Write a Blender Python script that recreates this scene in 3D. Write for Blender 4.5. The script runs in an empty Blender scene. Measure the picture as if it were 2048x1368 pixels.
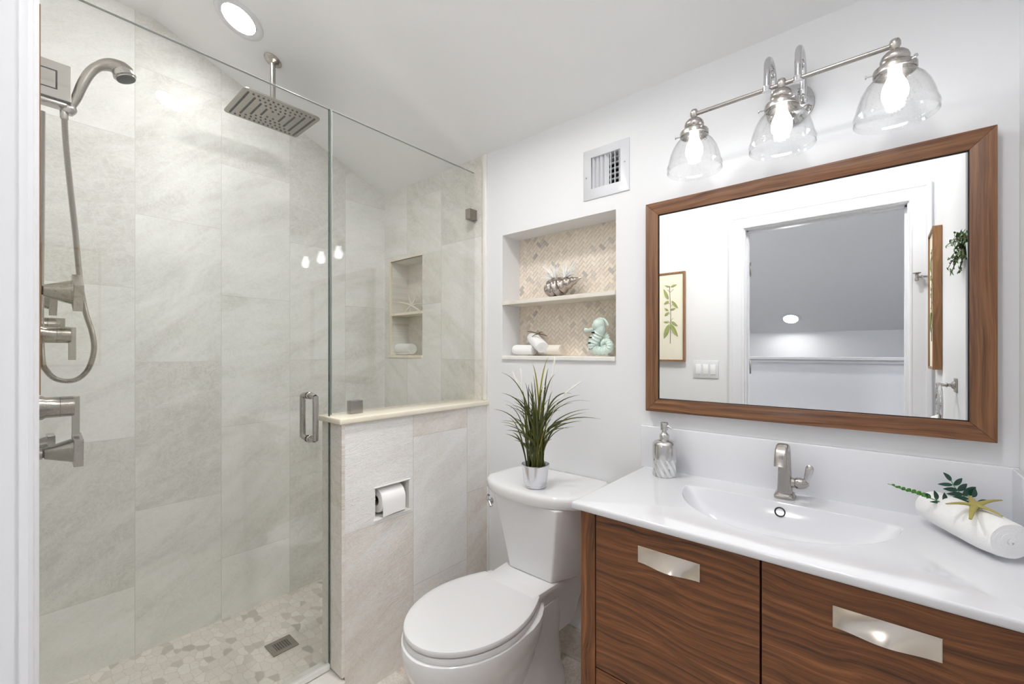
import bpy, bmesh, math, random
from mathutils import Vector, Matrix
random.seed(7)
PI = math.pi
sc = bpy.context.scene
C = sc.collection
# ---------------------------------------------------------------- camera
H = 1.27                                   # lens height above the floor
TH = math.radians(40.41)                   # heading, measured from +X
FPX, CX, CY = 861.0, 1024.0, 702.5
CO, SI = math.cos(TH), math.sin(TH)
cam = bpy.data.cameras.new('camera'); co = bpy.data.objects.new('camera', cam); C.objects.link(co)
co.location = (0, 0, H); co.rotation_euler = (PI/2, 0, TH - PI/2)
cam.sensor_width = 36; cam.lens = FPX/2048*36; cam.shift_y = (CY-684)/2048
cam.clip_start = 0.01; cam.clip_end = 60
sc.camera = co
# ---------------------------------------------------------------- world and exposure
w = bpy.data.worlds.new('world'); sc.world = w; w.use_nodes = True
w.node_tree.nodes['Background'].inputs[0].default_value = (.8, .86, 1, 1)
w.node_tree.nodes['Background'].inputs[1].default_value = .3
vs = sc.view_settings
vs.view_transform = 'Standard'; vs.look = 'None'; vs.gamma = 1; vs.use_curve_mapping = False
vs.exposure = 0.50
sc.cycles.max_bounces = 14; sc.cycles.diffuse_bounces = 8; sc.cycles.glossy_bounces = 6
sc.cycles.transmission_bounces = 8; sc.cycles.transparent_max_bounces = 24
sc.cycles.use_denoising = True; sc.cycles.use_adaptive_sampling = True; sc.cycles.adaptive_threshold = .02
sc.cycles.caustics_reflective = False; sc.cycles.caustics_refractive = False
sc.cycles.sample_clamp_indirect = 4
E_BULB, E_CAN, E_CAN2, E_HALL = 6.0, 52.0, 230.0, 400.0    # lamp strengths: vanity bulbs, shower can, room cans and hall cans, added ones included
K_BULB, K_CAN, K_HALL = (.96, .98, 1), (1, .985, .965), (1, .985, .96)

# ---------------------------------------------------------------- photo pixel -> place in the room
def ray(px, py):
    t = (px-CX)/FPX
    return Vector((CO+t*SI, SI-t*CO, -(py-CY)/FPX))
def onx(px, py, x): r = ray(px, py); return r*(x/r.x)+Vector((0, 0, H))
def ony(px, py, y): r = ray(px, py); return r*(y/r.y)+Vector((0, 0, H))
def onz(px, py, z): r = ray(px, py); return r*((z-H)/r.z)+Vector((0, 0, H))
def ond(px, py, d): return ray(px, py)*d+Vector((0, 0, H))

# ---------------------------------------------------------------- mesh helpers
def BM(): return bmesh.new()
def V(*a): return Vector(a)
def box(bm, lo, hi, bev=0.0, seg=2, rot=None):
    lo, hi = Vector(lo), Vector(hi)
    c = (lo+hi)/2; s = hi-lo
    r = bmesh.ops.create_cube(bm, size=1)
    vv = r['verts']
    for v in vv: v.co = Vector((v.co.x*s.x, v.co.y*s.y, v.co.z*s.z))
    if bev > 0:
        es = list({e for v in vv for e in v.link_edges})
        o = bmesh.ops.bevel(bm, geom=es, offset=bev, segments=seg, affect='EDGES', profile=.5)
        vv = list({v for f in o['faces'] for v in f.verts} | {v for v in vv if v.is_valid})
        # bevel keeps everything linked
        st = list(vv); seen = set(st)
        while st:
            v = st.pop()
            for e in v.link_edges:
                q = e.other_vert(v)
                if q not in seen: seen.add(q); st.append(q)
        vv = list(seen)
    for v in vv:
        v.co = (rot @ v.co if rot else v.co) + c
    return vv
def ringf(bm, a, b, closed=True):
    n = len(a); fs = []
    for i in range(n if closed else n-1):
        j = (i+1) % n
        try: fs.append(bm.faces.new((a[i], a[j], b[j], b[i])))
        except ValueError: pass
    return fs
def loft(bm, rings, cap0=True, cap1=True, closed=True, smooth=True):
    vr = [[bm.verts.new(p) for p in r] for r in rings]
    for a, b in zip(vr, vr[1:]):
        for f in ringf(bm, a, b, closed): f.smooth = smooth
    if closed and cap0: bm.faces.new(list(reversed(vr[0])))
    if closed and cap1: bm.faces.new(vr[-1])
    return vr
def frame_of(d):
    d = d.normalized()
    u = Vector((0, 0, 1)) if abs(d.z) < .95 else Vector((1, 0, 0))
    a = d.cross(u).normalized(); return a, d.cross(a).normalized()
def lathe(bm, prof, base=(0, 0, 0), axis=(0, 0, 1), n=32, cap0=True, cap1=True):
    base = Vector(base); ax = Vector(axis).normalized(); a, b = frame_of(ax)
    rings = []
    for r, z in prof:
        r = max(r, 1e-4)
        rings.append([base+ax*z+(a*math.cos(2*PI*i/n)+b*math.sin(2*PI*i/n))*r for i in range(n)])
    return loft(bm, rings, cap0, cap1)
def tube(bm, pts, rad, n=10, cap=True, flat=1.0):
    pts = [Vector(p) for p in pts]
    rad = rad if hasattr(rad, '__len__') else [rad]*len(pts)
    rings = []; pa = None
    for i, p in enumerate(pts):
        d = (pts[min(i+1, len(pts)-1)]-pts[max(i-1, 0)]).normalized()
        if pa is None: a, b = frame_of(d)
        else:
            a = (pa-d*pa.dot(d))
            a = a.normalized() if a.length > 1e-6 else frame_of(d)[0]
            b = d.cross(a)
        pa = a
        rings.append([p+(a*math.cos(2*PI*k/n)+b*math.sin(2*PI*k/n)*flat)*rad[i] for k in range(n)])
    return loft(bm, rings, cap, cap)
def spline(pts, m=8):
    pts = [Vector(p) for p in pts]; out = []
    P = [pts[0]*2-pts[1]]+pts+[pts[-1]*2-pts[-2]]
    for i in range(1, len(P)-2):
        for k in range(m):
            t = k/m; a, b, c, d = P[i-1:i+3]
            out.append(.5*((2*b)+(c-a)*t+(2*a-5*b+4*c-d)*t*t+(3*b-a-3*c+d)*t**3))
    out.append(pts[-1]); return out
def prism(bm, poly, ext, smooth=False):
    ext = Vector(ext); return loft(bm, [[Vector(p) for p in poly], [Vector(p)+ext for p in poly]], smooth=smooth)
def part(name, bm, mat, parent=None, loc=None, smooth=False, local=False, sub=0, bev=0, keep=False):
    """link a bmesh as ONE mesh object; world coordinates unless local"""
    if not keep:
        bmesh.ops.remove_doubles(bm, verts=bm.verts, dist=1e-6)
        bmesh.ops.recalc_face_normals(bm, faces=bm.faces)
    org = Vector((0, 0, 0))
    if parent is not None and not local:
        p = parent
        while p is not None: org += Vector(p.location); p = p.parent
    if loc is not None: org = Vector(loc)
    if org.length: bmesh.ops.translate(bm, verts=bm.verts, vec=-org)
    if smooth:
        for f in bm.faces: f.smooth = True
    me = bpy.data.meshes.new(name); bm.to_mesh(me); bm.free()
    for m in (mat if isinstance(mat, (list, tuple)) else [mat]): me.materials.append(m)
    o = bpy.data.objects.new(name, me); C.objects.link(o)
    if parent is not None: o.parent = parent
    elif loc is not None: o.location = loc
    if bev:
        b = o.modifiers.new('bevel', 'BEVEL'); b.width = bev; b.segments = 3; b.limit_method = 'ANGLE'; b.angle_limit = .6
        for p in me.polygons: p.use_smooth = True
    if sub:
        s = o.modifiers.new('sub', 'SUBSURF'); s.levels = sub; s.render_levels = sub
    if smooth and not sub and not bev:
        me.shade_smooth() if hasattr(me, 'shade_smooth') else None
        try: me.set_sharp_from_angle(angle=math.radians(38))
        except Exception: pass
    return o
def auto(o, ang=38):
    for p in o.data.polygons: p.use_smooth = True
    try: o.data.set_sharp_from_angle(angle=math.radians(ang))
    except Exception: pass
    return o
def tag(o, label, cat, group=None):
    o['label'] = label; o['category'] = cat
    if group: o['group'] = group
    return o
def thing(name, label, cat, loc=(0, 0, 0), rz=0, group=None):
    o = bpy.data.objects.new(name, None); C.objects.link(o)
    o.location = loc; o.rotation_euler = (0, 0, rz); o.empty_display_size = .05
    return tag(o, label, cat, group)
def struct(name, bm, mat, parent=None, smooth=False, bev=0, keep=False):
    o = part(name, bm, mat, parent, smooth=smooth, bev=bev, keep=keep)
    if parent is None: o['kind'] = 'structure'
    return o

# ---------------------------------------------------------------- materials
class N:
    def __init__(s, name):
        s.m = bpy.data.materials.new(name); s.m.use_nodes = True
        s.t = s.m.node_tree; s.n = s.t.nodes; s.l = s.t.links
        s.b = s.n['Principled BSDF']; s.out = s.n['Material Output']
    def add(s, typ, **k):
        nd = s.n.new(typ)
        for a, v in k.items(): setattr(nd, a, v)
        return nd
    def set(s, sock, v):
        if isinstance(v, bpy.types.NodeSocket): s.l.new(v, sock)
        elif v is not None:
            try: sock.default_value = v
            except Exception: sock.default_value = (*v, 1) if len(v) == 3 else v
    def math(s, op, a, b=None, c=None, clamp=False):
        nd = s.add('ShaderNodeMath', operation=op); nd.use_clamp = clamp
        s.set(nd.inputs[0], a)
        if b is not None: s.set(nd.inputs[1], b)
        if c is not None: s.set(nd.inputs[2], c)
        return nd.outputs[0]
    def vmath(s, op, a, b=None, scale=None):
        nd = s.add('ShaderNodeVectorMath', operation=op)
        s.set(nd.inputs[0], a)
        if b is not None: s.set(nd.inputs[1], b)
        if scale is not None: s.set(nd.inputs[3], scale)
        return nd.outputs[0]
    def noise(s, vec, scale, detail=4, rough=.5, dist=0):
        nd = s.add('ShaderNodeTexNoise'); s.set(nd.inputs['Vector'], vec)
        nd.inputs['Scale'].default_value = scale; nd.inputs['Detail'].default_value = detail
        nd.inputs['Roughness'].default_value = rough; nd.inputs['Distortion'].default_value = dist
        return nd.outputs['Fac']
    def ramp(s, fac, stops):
        nd = s.add('ShaderNodeValToRGB'); s.set(nd.inputs[0], fac)
        e = nd.color_ramp.elements
        while len(e) > 1: e.remove(e[-1])
        e[0].position = stops[0][0]; e[0].color = rgba(stops[0][1])
        for p, c in stops[1:]:
            q = e.new(p); q.color = rgba(c)
        return nd.outputs[0]
    def mix(s, fac, a, b, mode='MIX'):
        nd = s.add('ShaderNodeMix', data_type='RGBA', blend_type=mode)
        s.set(nd.inputs[0], fac); s.set(nd.inputs[6], rgba(a)); s.set(nd.inputs[7], rgba(b))
        return nd.outputs[2]
    def pos(s): return s.add('ShaderNodeNewGeometry').outputs['Position']
    def obj(s): return s.add('ShaderNodeTexCoord').outputs['Object']
    def xyz(s, v):
        nd = s.add('ShaderNodeSeparateXYZ'); s.set(nd.inputs[0], v); return nd.outputs
    def comb(s, x, y, z):
        nd = s.add('ShaderNodeCombineXYZ')
        for i, q in enumerate((x, y, z)): s.set(nd.inputs[i], q)
        return nd.outputs[0]
    def bump(s, h, strength=.2, dist=.002):
        nd = s.add('ShaderNodeBump'); s.set(nd.inputs['Height'], h)
        nd.inputs['Strength'].default_value = strength; nd.inputs['Distance'].default_value = dist
        s.l.new(nd.outputs[0], s.b.inputs['Normal']); return nd.outputs[0]
    def base(s, c): s.set(s.b.inputs['Base Color'], rgba(c))
    def rough(s, v): s.set(s.b.inputs['Roughness'], v)
def rgba(c):
    if isinstance(c, bpy.types.NodeSocket): return c
    if isinstance(c, (int, float)): return (c, c, c, 1)
    return (*c, 1) if len(c) == 3 else c
def srgb(r, g, b):
    f = lambda v: v/12.92 if v <= .04045 else ((v+.055)/1.055)**2.4
    return (f(r/255), f(g/255), f(b/255))
def plain(name, c, rough=.5, metal=0, coat=0, spec=None, bump=None):
    n = N(name); n.base(c); n.rough(rough); n.b.inputs['Metallic'].default_value = metal
    n.b.inputs['Coat Weight'].default_value = coat
    if spec is not None: n.b.inputs['Specular IOR Level'].default_value = spec
    if bump: n.bump(n.noise(n.pos(), bump[0], 3), bump[1], bump[2])
    return n.m
def emit(name, c, st):
    n = N(name); n.base((0, 0, 0)); n.set(n.b.inputs['Emission Color'], rgba(c)); n.b.inputs['Emission Strength'].default_value = st
    return n.m
def marble(name, uax, u0, v0, tones, veins=(.86, .85, .82), mortar=(.62, .61, .58), vax='z', tw=.3055, th=.615, off=.5, seed=0,
           rough=.36, var=.5, bump=.12, dark=(.36, .34, .31), phase=0):
    n = N(name); P = n.pos(); x = n.xyz(P); ax = {'x': x[0], 'y': x[1], 'z': x[2]}
    u = n.math('DIVIDE', n.math('SUBTRACT', ax[uax], u0), tw)
    col = n.math('FLOOR', u); fu = n.math('FRACT', u)
    par = n.math('MULTIPLY', n.math('FLOORED_MODULO', n.math('ADD', col, phase), 2.0), off)
    v = n.math('ADD', n.math('DIVIDE', n.math('SUBTRACT', ax[vax], v0), th), par)
    row = n.math('FLOOR', v); fv = n.math('FRACT', v)
    du = n.math('MULTIPLY', n.math('MINIMUM', fu, n.math('SUBTRACT', 1.0, fu)), tw)
    dv = n.math('MULTIPLY', n.math('MINIMUM', fv, n.math('SUBTRACT', 1.0, fv)), th)
    grout = n.math('LESS_THAN', n.math('MINIMUM', du, dv), .0013)
    wn = n.add('ShaderNodeTexWhiteNoise', noise_dimensions='3D')
    n.set(wn.inputs['Vector'], n.comb(col, row, float(seed)))
    rnd = wn.outputs['Value']; rc = wn.outputs['Color']
    rx = n.xyz(rc)
    sh = n.vmath('SCALE', rc, scale=7.0)
    a = ax[uax]; b = ax[vax]
    # slanted grain, its slope differs a little from tile to tile
    sl = n.math('MULTIPLY_ADD', rx[1], .9, .15)
    p1 = n.math('SUBTRACT', b, n.math('MULTIPLY', a, sl)); p2 = n.math('ADD', a, n.math('MULTIPLY', b, sl))
    g = n.vmath('ADD', n.comb(p2, n.math('MULTIPLY', p1, 3.2), 0.0), sh)
    big = n.noise(g, 2.6, 4, .55, .6)
    streak = n.noise(g, 16, 7, .65, 1.2)
    fine = n.noise(n.vmath('ADD', n.comb(n.math('MULTIPLY', p2, .7), n.math('MULTIPLY', p1, 2.3), 0.0), sh), 46, 6, .7, 1.6)
    cb = n.ramp(n.math('ADD', big, n.math('MULTIPLY', n.math('SUBTRACT', rnd, .5), var)),
                [(.25, tones[0]), (.45, tones[1]), (.62, tones[2]), (.8, tones[3])])
    cb = n.mix(n.math('MULTIPLY', n.math('SUBTRACT', streak, .46, clamp=True), 1.3, clamp=True), cb, veins)
    def vein(f, k): return n.math('SUBTRACT', 1.0, n.math('MULTIPLY', n.math('ABSOLUTE', n.math('SUBTRACT', f, .5)), k), clamp=True)
    fine2 = n.noise(n.vmath('ADD', n.comb(a, n.math('MULTIPLY', b, .8), 0.0), n.vmath('SCALE', sh, scale=1.7)), 11, 7, .72, 2.2)
    cb = n.mix(n.math('MULTIPLY', vein(fine, 13.0), .30), cb, (.90, .90, .87))
    cb = n.mix(n.math('MULTIPLY', vein(fine2, 22.0), .34), cb, (.90, .895, .87))
    cb = n.mix(n.math('MULTIPLY', n.math('SUBTRACT', .47, fine, clamp=True), 2.2, clamp=True), cb, tones[0])
    dk = n.math('MULTIPLY', n.math('SUBTRACT', n.noise(n.vmath('ADD', g, (3, 1, 2)), 9, 6, .75, 1.5), .665, clamp=True), 5.0, clamp=True)
    cb = n.mix(n.math('MULTIPLY', dk, .6), cb, dark)
    n.base(n.mix(n.math('MULTIPLY', grout, .75), cb, mortar))
    n.rough(n.math('MULTIPLY_ADD', grout, .4, n.math('MULTIPLY_ADD', streak, .12, rough-.06))); n.b.inputs['Specular IOR Level'].default_value = .35
    n.bump(n.math('SUBTRACT', n.math('ADD', n.math('MULTIPLY', fine, .6), n.math('MULTIPLY', streak, .9)), grout), min(1, bump), .0012 if bump < .5 else .0045)
    return n.m
def slab(name, tone, vein, rough=.2, scale=5):
    n = N(name); P = n.pos()
    a = n.noise(P, scale, 6, .6, 1.0)
    n.base(n.mix(n.math('MULTIPLY', n.math('SUBTRACT', a, .45, clamp=True), 2.5, clamp=True), tone, vein)); n.rough(rough)
    return n.m
def walnut(name, axis, seed=0, dark=srgb(60, 37, 22), mid=srgb(120, 73, 41), light=srgb(156, 102, 60), gscale=1.0, gloss=.42):
    n = N(name); x = n.xyz(n.pos())
    i = 'xyz'.index(axis); oth = [k for k in range(3) if k != i]
    al = n.math('MULTIPLY', x[i], 1.0)
    w1 = n.noise(n.comb(n.math('MULTIPLY', al, 1.0), n.math('ADD', x[oth[0]], seed*3.1), n.math('MULTIPLY', x[oth[1]], 1.3)), 3.2, 2, .45, .2)
    c0 = n.math('ADD', x[oth[0]], n.math('MULTIPLY', w1, .03*gscale)); c1 = n.math('ADD', x[oth[1]], n.math('MULTIPLY', w1, .075*gscale))
    v = n.comb(n.math('MULTIPLY_ADD', al, .25, float(seed)), n.math('MULTIPLY', c0, 13.0), n.math('MULTIPLY', c1, 13.0))
    band = n.noise(v, 6.0, 5, .62, .2)
    thin = n.noise(n.comb(n.math('MULTIPLY', al, .5), n.math('MULTIPLY', c0, 22.0), n.math('MULTIPLY', c1, 22.0)), 15, 3, .6)
    wv = n.math('SINE', n.math('MULTIPLY', n.math('ADD', c1, n.math('ADD', c0, n.math('MULTIPLY', band, .03))), 330.0))
    f = n.math('ADD', n.math('MULTIPLY', band, .62), n.math('ADD', n.math('MULTIPLY', thin, .34), n.math('MULTIPLY', wv, .035)))
    n.base(n.ramp(f, [(.32, dark), (.42, tuple(.4*p+.6*q for p, q in zip(dark, mid))), (.50, mid), (.68, light)]))
    n.rough(gloss); n.bump(thin, .12, .0006)
    return n.m
def brushed(name, c=(.55, .52, .49), rough=.26, aniso=.4):
    n = N(name); n.base(c); n.b.inputs['Metallic'].default_value = 1
    n.b.inputs['Anisotropic'].default_value = aniso
    n.rough(n.math('MULTIPLY_ADD', n.noise(n.pos(), 260, 2), .08, rough-.04)); return n.m
def pane(name, tint=(.975, .99, .98), k=1.0, bub=False, f0=.045):
    """clear sheet glass: transparent body with Fresnel sheen on its faces"""
    n = N(name); n.n.remove(n.b)
    tr = n.add('ShaderNodeBsdfTransparent'); tr.inputs[0].default_value = rgba(tint)
    gl = n.add('ShaderNodeBsdfGlossy'); gl.inputs['Roughness'].default_value = .0 if not bub else .03
    ge = n.add('ShaderNodeNewGeometry')
    d = n.add('ShaderNodeVectorMath', operation='DOT_PRODUCT'); n.l.new(ge.outputs['Incoming'], d.inputs[0]); n.l.new(ge.outputs['Normal'], d.inputs[1])
    c = n.math('ABSOLUTE', d.outputs['Value'])
    s = n.math('POWER', n.math('SUBTRACT', 1.0, c, clamp=True), 5.0)
    f = n.math('MULTIPLY', n.math('MULTIPLY_ADD', s, 1-f0, f0), k, clamp=True)
    if bub:
        vo = n.add('ShaderNodeTexVoronoi', feature='F1'); n.l.new(n.obj(), vo.inputs['Vector']); vo.inputs['Scale'].default_value = 170
        sp = n.math('LESS_THAN', vo.outputs['Distance'], .2)
        rim = n.math('POWER', n.math('SUBTRACT', 1.0, c, clamp=True), 2.5)
        f = n.math('ADD', n.math('ADD', f, n.math('MULTIPLY', sp, .3)), n.math('MULTIPLY', rim, .25), clamp=True)
        bp = n.add('ShaderNodeBump'); bp.inputs['Strength'].default_value = .25; bp.inputs['Distance'].default_value = .001
        n.l.new(n.noise(n.obj(), 60, 3), bp.inputs['Height']); n.l.new(bp.outputs[0], gl.inputs['Normal'])
    mx = n.add('ShaderNodeMixShader'); n.set(mx.inputs[0], f); n.l.new(tr.outputs[0], mx.inputs[1]); n.l.new(gl.outputs[0], mx.inputs[2])
    n.l.new(mx.outputs[0], n.out.inputs['Surface']); return n.m

M = {}
M['paint'] = plain('wall_paint', srgb(229, 230, 232), .55, bump=(220, .05, .0005))
M['ceil'] = plain('ceiling_paint', srgb(241, 241, 242), .7, bump=(150, .08, .0008))
M['trimp'] = plain('trim_gloss_paint', srgb(224, 225, 229), .25)
M['hall'] = plain('hall_paint', srgb(232, 233, 236), .7)
M['halldark'] = plain('hall_wall_paint', srgb(232, 234, 240), .7)
M['porc'] = plain('porcelain', srgb(228, 228, 229), .07, coat=.4)
M['seat'] = plain('seat_plastic', srgb(222, 222, 223), .2)
M['ctop'] = plain('white_sink_glaze', srgb(224, 225, 229), .09, coat=.5)
M['nick'] = brushed('brushed_nickel', (.46, .435, .41))
M['nickd'] = brushed('brushed_nickel_warm', (.34, .315, .28), .26)
M['steel'] = brushed('brushed_steel', (.62, .61, .60), .2)
M['chrome'] = plain('polished_chrome', (.62, .62, .63), .07, 1)
M['pull'] = brushed('satin_champagne_metal', (.78, .71, .62), .2, .0)
M['galv'] = brushed('galvanised_steel', (.72, .73, .76), .22)
M['mirror'] = plain('mirror_silver', (.93, .94, .935), .0, 1)
M['black'] = plain('black_gap', (.008, .008, .008), .6)  # black stands in for shade inside openings; also colours thin trims
M['rubber'] = plain('dark_rubber', (.03, .035, .03), .5)
M['darkg'] = plain('dark_plastic_ring', (.02, .02, .02), .2)
M['paper'] = plain('toilet_tissue', srgb(240, 240, 240), .9, bump=(300, .15, .0006))
M['card'] = plain('cardboard_core', srgb(150, 135, 115), .9)
M['towel'] = plain('terry_cloth', srgb(243, 243, 243), .95, bump=(420, .8, .002))
M['towelw'] = plain('ivory_terry_cloth', srgb(236, 228, 216), .95, bump=(420, .8, .002))
M['glass'] = pane('clear_sheet_glass', (.988, .994, .988), 1.0, f0=.055)
M['gedge'] = plain('green_glass_edge', (.02, .05, .04), .15); M['tedge'] = plain('grey_glass_top_edge', (.36, .39, .37), .12)
M['shade'] = pane('seeded_lamp_glass', (.985, .985, .985), .9, True)
M['bulb'] = emit('bulb_glow', K_BULB, E_BULB)
M['can'] = emit('can_light_glow', K_CAN, E_CAN)
M['can2'] = emit('room_can_light_glow', K_CAN, E_CAN2)
M['room_fill'] = emit('added_room_fill_glow', K_CAN, E_CAN2*1.15)  # glow of the extra room lamp added as fill
M['hall_fill'] = emit('added_hall_fill_glow', K_HALL, E_HALL); M['hall_fill2'] = emit('low_hall_can_light_glow', K_HALL, E_HALL*.25)  # first glow serves the added hall lamps, second the one in the mirror
M['star'] = plain('olive_starfish', srgb(165, 155, 85), .6, bump=(500, .6, .002))
M['starw'] = plain('white_starfish', srgb(235, 230, 220), .7, bump=(500, .6, .002))
M['coral'] = plain('white_coral', srgb(250, 249, 247), .6)
M['twig'] = plain('brown_twig', srgb(110, 90, 55), .8)
M['aqua'] = plain('aqua_ceramic_glaze', srgb(206, 222, 213), .14, coat=.6, bump=(60, .2, .002))
M['silverg'] = plain('silver_glazed_ceramic', (.50, .44, .40), .12, 1)
M['boxm'] = plain('satin_grey_nickel_plate', (.30, .28, .255), .42, .75)
M['lever'] = plain('satin_nickel_blade', (.40, .38, .34), .35, 1)
M['oak'] = walnut('picture_frame_wood', 'z', 5, srgb(110, 76, 46), srgb(142, 102, 66), srgb(168, 128, 88))
M['print'] = plain('cream_print_paper', srgb(232, 226, 208), .8)
M['inkg'] = plain('botanical_green_ink', srgb(150, 160, 95), .8)
M['inkb'] = plain('botanical_stem_ink', srgb(95, 85, 55), .8)
M['plume'] = plain('white_grass_plume', srgb(238, 236, 230), .95)
M['soil'] = plain('dark_pot_soil', (.01, .01, .012), .9)
def leafmat(name, a, b, sc_=30, rough=.4):
    n = N(name); n.base(n.mix(n.noise(n.pos(), sc_, 2), a, b)); n.rough(rough); return n.m
M['grass'] = leafmat('grass_blade', srgb(36, 48, 22), srgb(98, 102, 40), 22, .42)
M['grassy'] = leafmat('yellow_grass_blade', srgb(120, 112, 22), srgb(160, 150, 40), 22, .42)
M['fernd'] = leafmat('dark_fern_leaf', srgb(18, 52, 42), srgb(40, 84, 68), 60, .3)
M['fernl'] = leafmat('bright_fern_leaf', srgb(58, 120, 44), srgb(96, 158, 70), 60, .4)
M['plantg'] = leafmat('glossy_green_leaf', srgb(40, 84, 34), srgb(96, 140, 60), 60, .3)
M['wal_h'] = walnut('walnut_drawer_front', 'y', 1)
M['wal_v'] = walnut('walnut_stile', 'z', 2)
M['wal_fh'] = walnut('walnut_mirror_rail', 'y', 3, srgb(70, 43, 27), srgb(122, 82, 54), srgb(150, 108, 74), .5, .27)
M['wal_fv'] = walnut('walnut_mirror_stile', 'z', 4, srgb(80, 50, 32), srgb(124, 84, 55), srgb(146, 104, 70), .4, .36)
M['wal_d'] = walnut('dark_walnut_rail', 'y', 6, srgb(20, 10, 6), srgb(38, 20, 13), srgb(52, 30, 20))
TA = [(.60, .59, .55), (.73, .725, .69), (.80, .795, .77), (.86, .855, .84)]
TB = [(.68, .61, .55), (.78, .73, .68), (.81, .79, .77), (.87, .87, .87)]
M['tileT'] = marble('marble_tile_long_wall', 'x', .345-.3075*2, -.009, TA, seed=1, tw=.3075, th=.6165, phase=0)
M['tileM'] = marble('marble_tile_niche_wall', 'y', 1.50-.3055*4, .305, [(.58, .555, .49), (.70, .67, .61), (.77, .75, .70), (.83, .82, .79)], seed=2, phase=1)
M['tileW'] = marble('marble_tile_valve_wall', 'y', 1.5, 0, TA, seed=3)
M['tileH'] = marble('marble_tile_half_wall', 'x', .781-.3055*2, -.005, TB, seed=4, veins=(.86, .85, .85), var=.5, rough=.4, bump=.9, phase=0)
M['tileE'] = marble('marble_edge_trim', 'y', -3, -.08, [(.50, .44, .37), (.58, .52, .45), (.62, .57, .51), (.68, .64, .59)], seed=5, tw=9, th=.78, off=0, rough=.25)
M['cap'] = slab('cream_marble_cap', srgb(236, 230, 214), srgb(222, 208, 182), .18)
M['trimt'] = slab('white_marble_trim', srgb(236, 234, 230), srgb(222, 220, 214), .2)
M['curb'] = slab('pale_marble_curb', srgb(228, 226, 222), srgb(205, 198, 190), .2)
M['floor'] = marble('beige_marble_floor', 'x', .1, .22, [(.44, .37, .30), (.53, .46, .39), (.58, .52, .46), (.64, .6, .54)], vax='y', tw=.3, th=.6, seed=6, rough=.25)
M['baset'] = marble('beige_marble_skirting', 'y', .2, -.5, [(.42, .35, .28), (.50, .43, .36), (.54, .48, .41), (.60, .55, .49)], tw=.61, th=2, seed=7, rough=.25)
# pebble mosaic
n = N('marble_petal_mosaic'); P = n.vmath('MULTIPLY', n.vmath('ADD', n.pos(), n.vmath('SCALE', n.comb(n.noise(n.pos(), 14, 2), n.noise(n.vmath('ADD', n.pos(), (4, 4, 4)), 14, 2), 0.0), scale=.03)), (1.0, .62, 1.0))
for k_, feat in enumerate(('F1', 'DISTANCE_TO_EDGE')):
    vo = n.add('ShaderNodeTexVoronoi', feature=feat); n.set(vo.inputs['Vector'], P); vo.inputs['Scale'].default_value = 31; vo.inputs['Randomness'].default_value = .62
    if k_ == 0: cell = vo.outputs['Color']
    else: edge = vo.outputs['Distance']
cr = n.xyz(cell)
tone = n.ramp(cr[0], [(.0, (.50, .48, .44)), (.10, (.62, .59, .54)), (.20, (.76, .73, .67)), (.6, (.81, .78, .72)), (1, (.86, .84, .79))])
tone = n.mix(n.math('MULTIPLY', n.math('SUBTRACT', n.noise(n.pos(), 60, 6, .7, 1.5), .52, clamp=True), 2.2, clamp=True), tone, (.46, .43, .39))
n.base(n.mix(n.math('LESS_THAN', edge, .035), tone, (.68, .64, .57))); n.rough(.35); n.bump(n.math('MINIMUM', edge, .08), .35, .01)
M['pebble'] = n.m
# hose: fine rings
n = N('ribbed_metal_hose'); n.base((.5, .47, .43)); n.b.inputs['Metallic'].default_value = 1; n.rough(.25); M['hose'] = n.m

# ================================================================ ROOM
XM, YT, XW, YS, YJ = 1.53, 2.342, .006, -.25, -.215      # mirror wall, long tiled wall, door wall, front wall (two depths)
ZC, KS, XB, ZF = 2.238, .3971, .41, 2.683                # ceiling: height at mirror wall, slope, where it flattens
def zc(x): return ZC+KS*(XM-x) if x > XB else ZF
YG, YH0, YH1, XH = 1.547, 1.46, 1.604, .776              # glass line, half wall faces, half wall end
def holed(bm, x0, x1, ys, zs, holes):
    """slab between x0 and x1, cut into cells, without the cells of the holes"""
    for i in range(len(ys)-1):
        for j in range(len(zs)-1):
            cy, cz = (ys[i]+ys[i+1])/2, (zs[j]+zs[j+1])/2
            if any(a < cy < b and c < cz < d for a, b, c, d in holes): continue
            box(bm, (x0, ys[i], zs[j]), (x1, ys[i+1], zs[j+1]))
NM = (.774, 1.362, 1.243, 1.82)      # niche over the toilet
NS = (1.969, 2.278, 1.243, 1.815)    # niche in the shower
VT = (.752, .878, 1.92, 2.045)
b = BM(); holed(b, XM, XM+.14, [YS-.1, VT[0], NM[0], VT[1], NM[1], YH0], [0, NM[2], NM[3], VT[2], VT[3], ZC+.02], [NM, VT])
wr = struct('wall_right', b, M['paint'], keep=True)
b = BM(); box(b, (XM+.13, NM[0]-.02, NM[2]-.02), (XM+.145, NM[1]+.02, NM[3]+.02)); 
gr = struct('niche_back', b, plain('mosaic_grout', srgb(238, 230, 218), .6), wr)
b = BM(); box(b, (XM+.09, VT[0], VT[2]), (XM+.145, VT[1], VT[3])); struct('duct_shade_block', b, M['black'], wr)  # black block painting the dark of the duct behind the louvres
b = BM(); holed(b, XM-.001, XM+.141, [YH0, NS[0], NS[1], YT+.1], [0, NS[2], NS[3], ZC+.02], [NS]); struct('wall_shower_right', b, M['tileM'], keep=True)
b = BM(); box(b, (XM+.13, NS[0]-.02, NS[2]-.02), (XM+.15, NS[1]+.02, NS[3]+.02)); struct('wall_shower_niche', b, M['tileM'])
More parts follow.
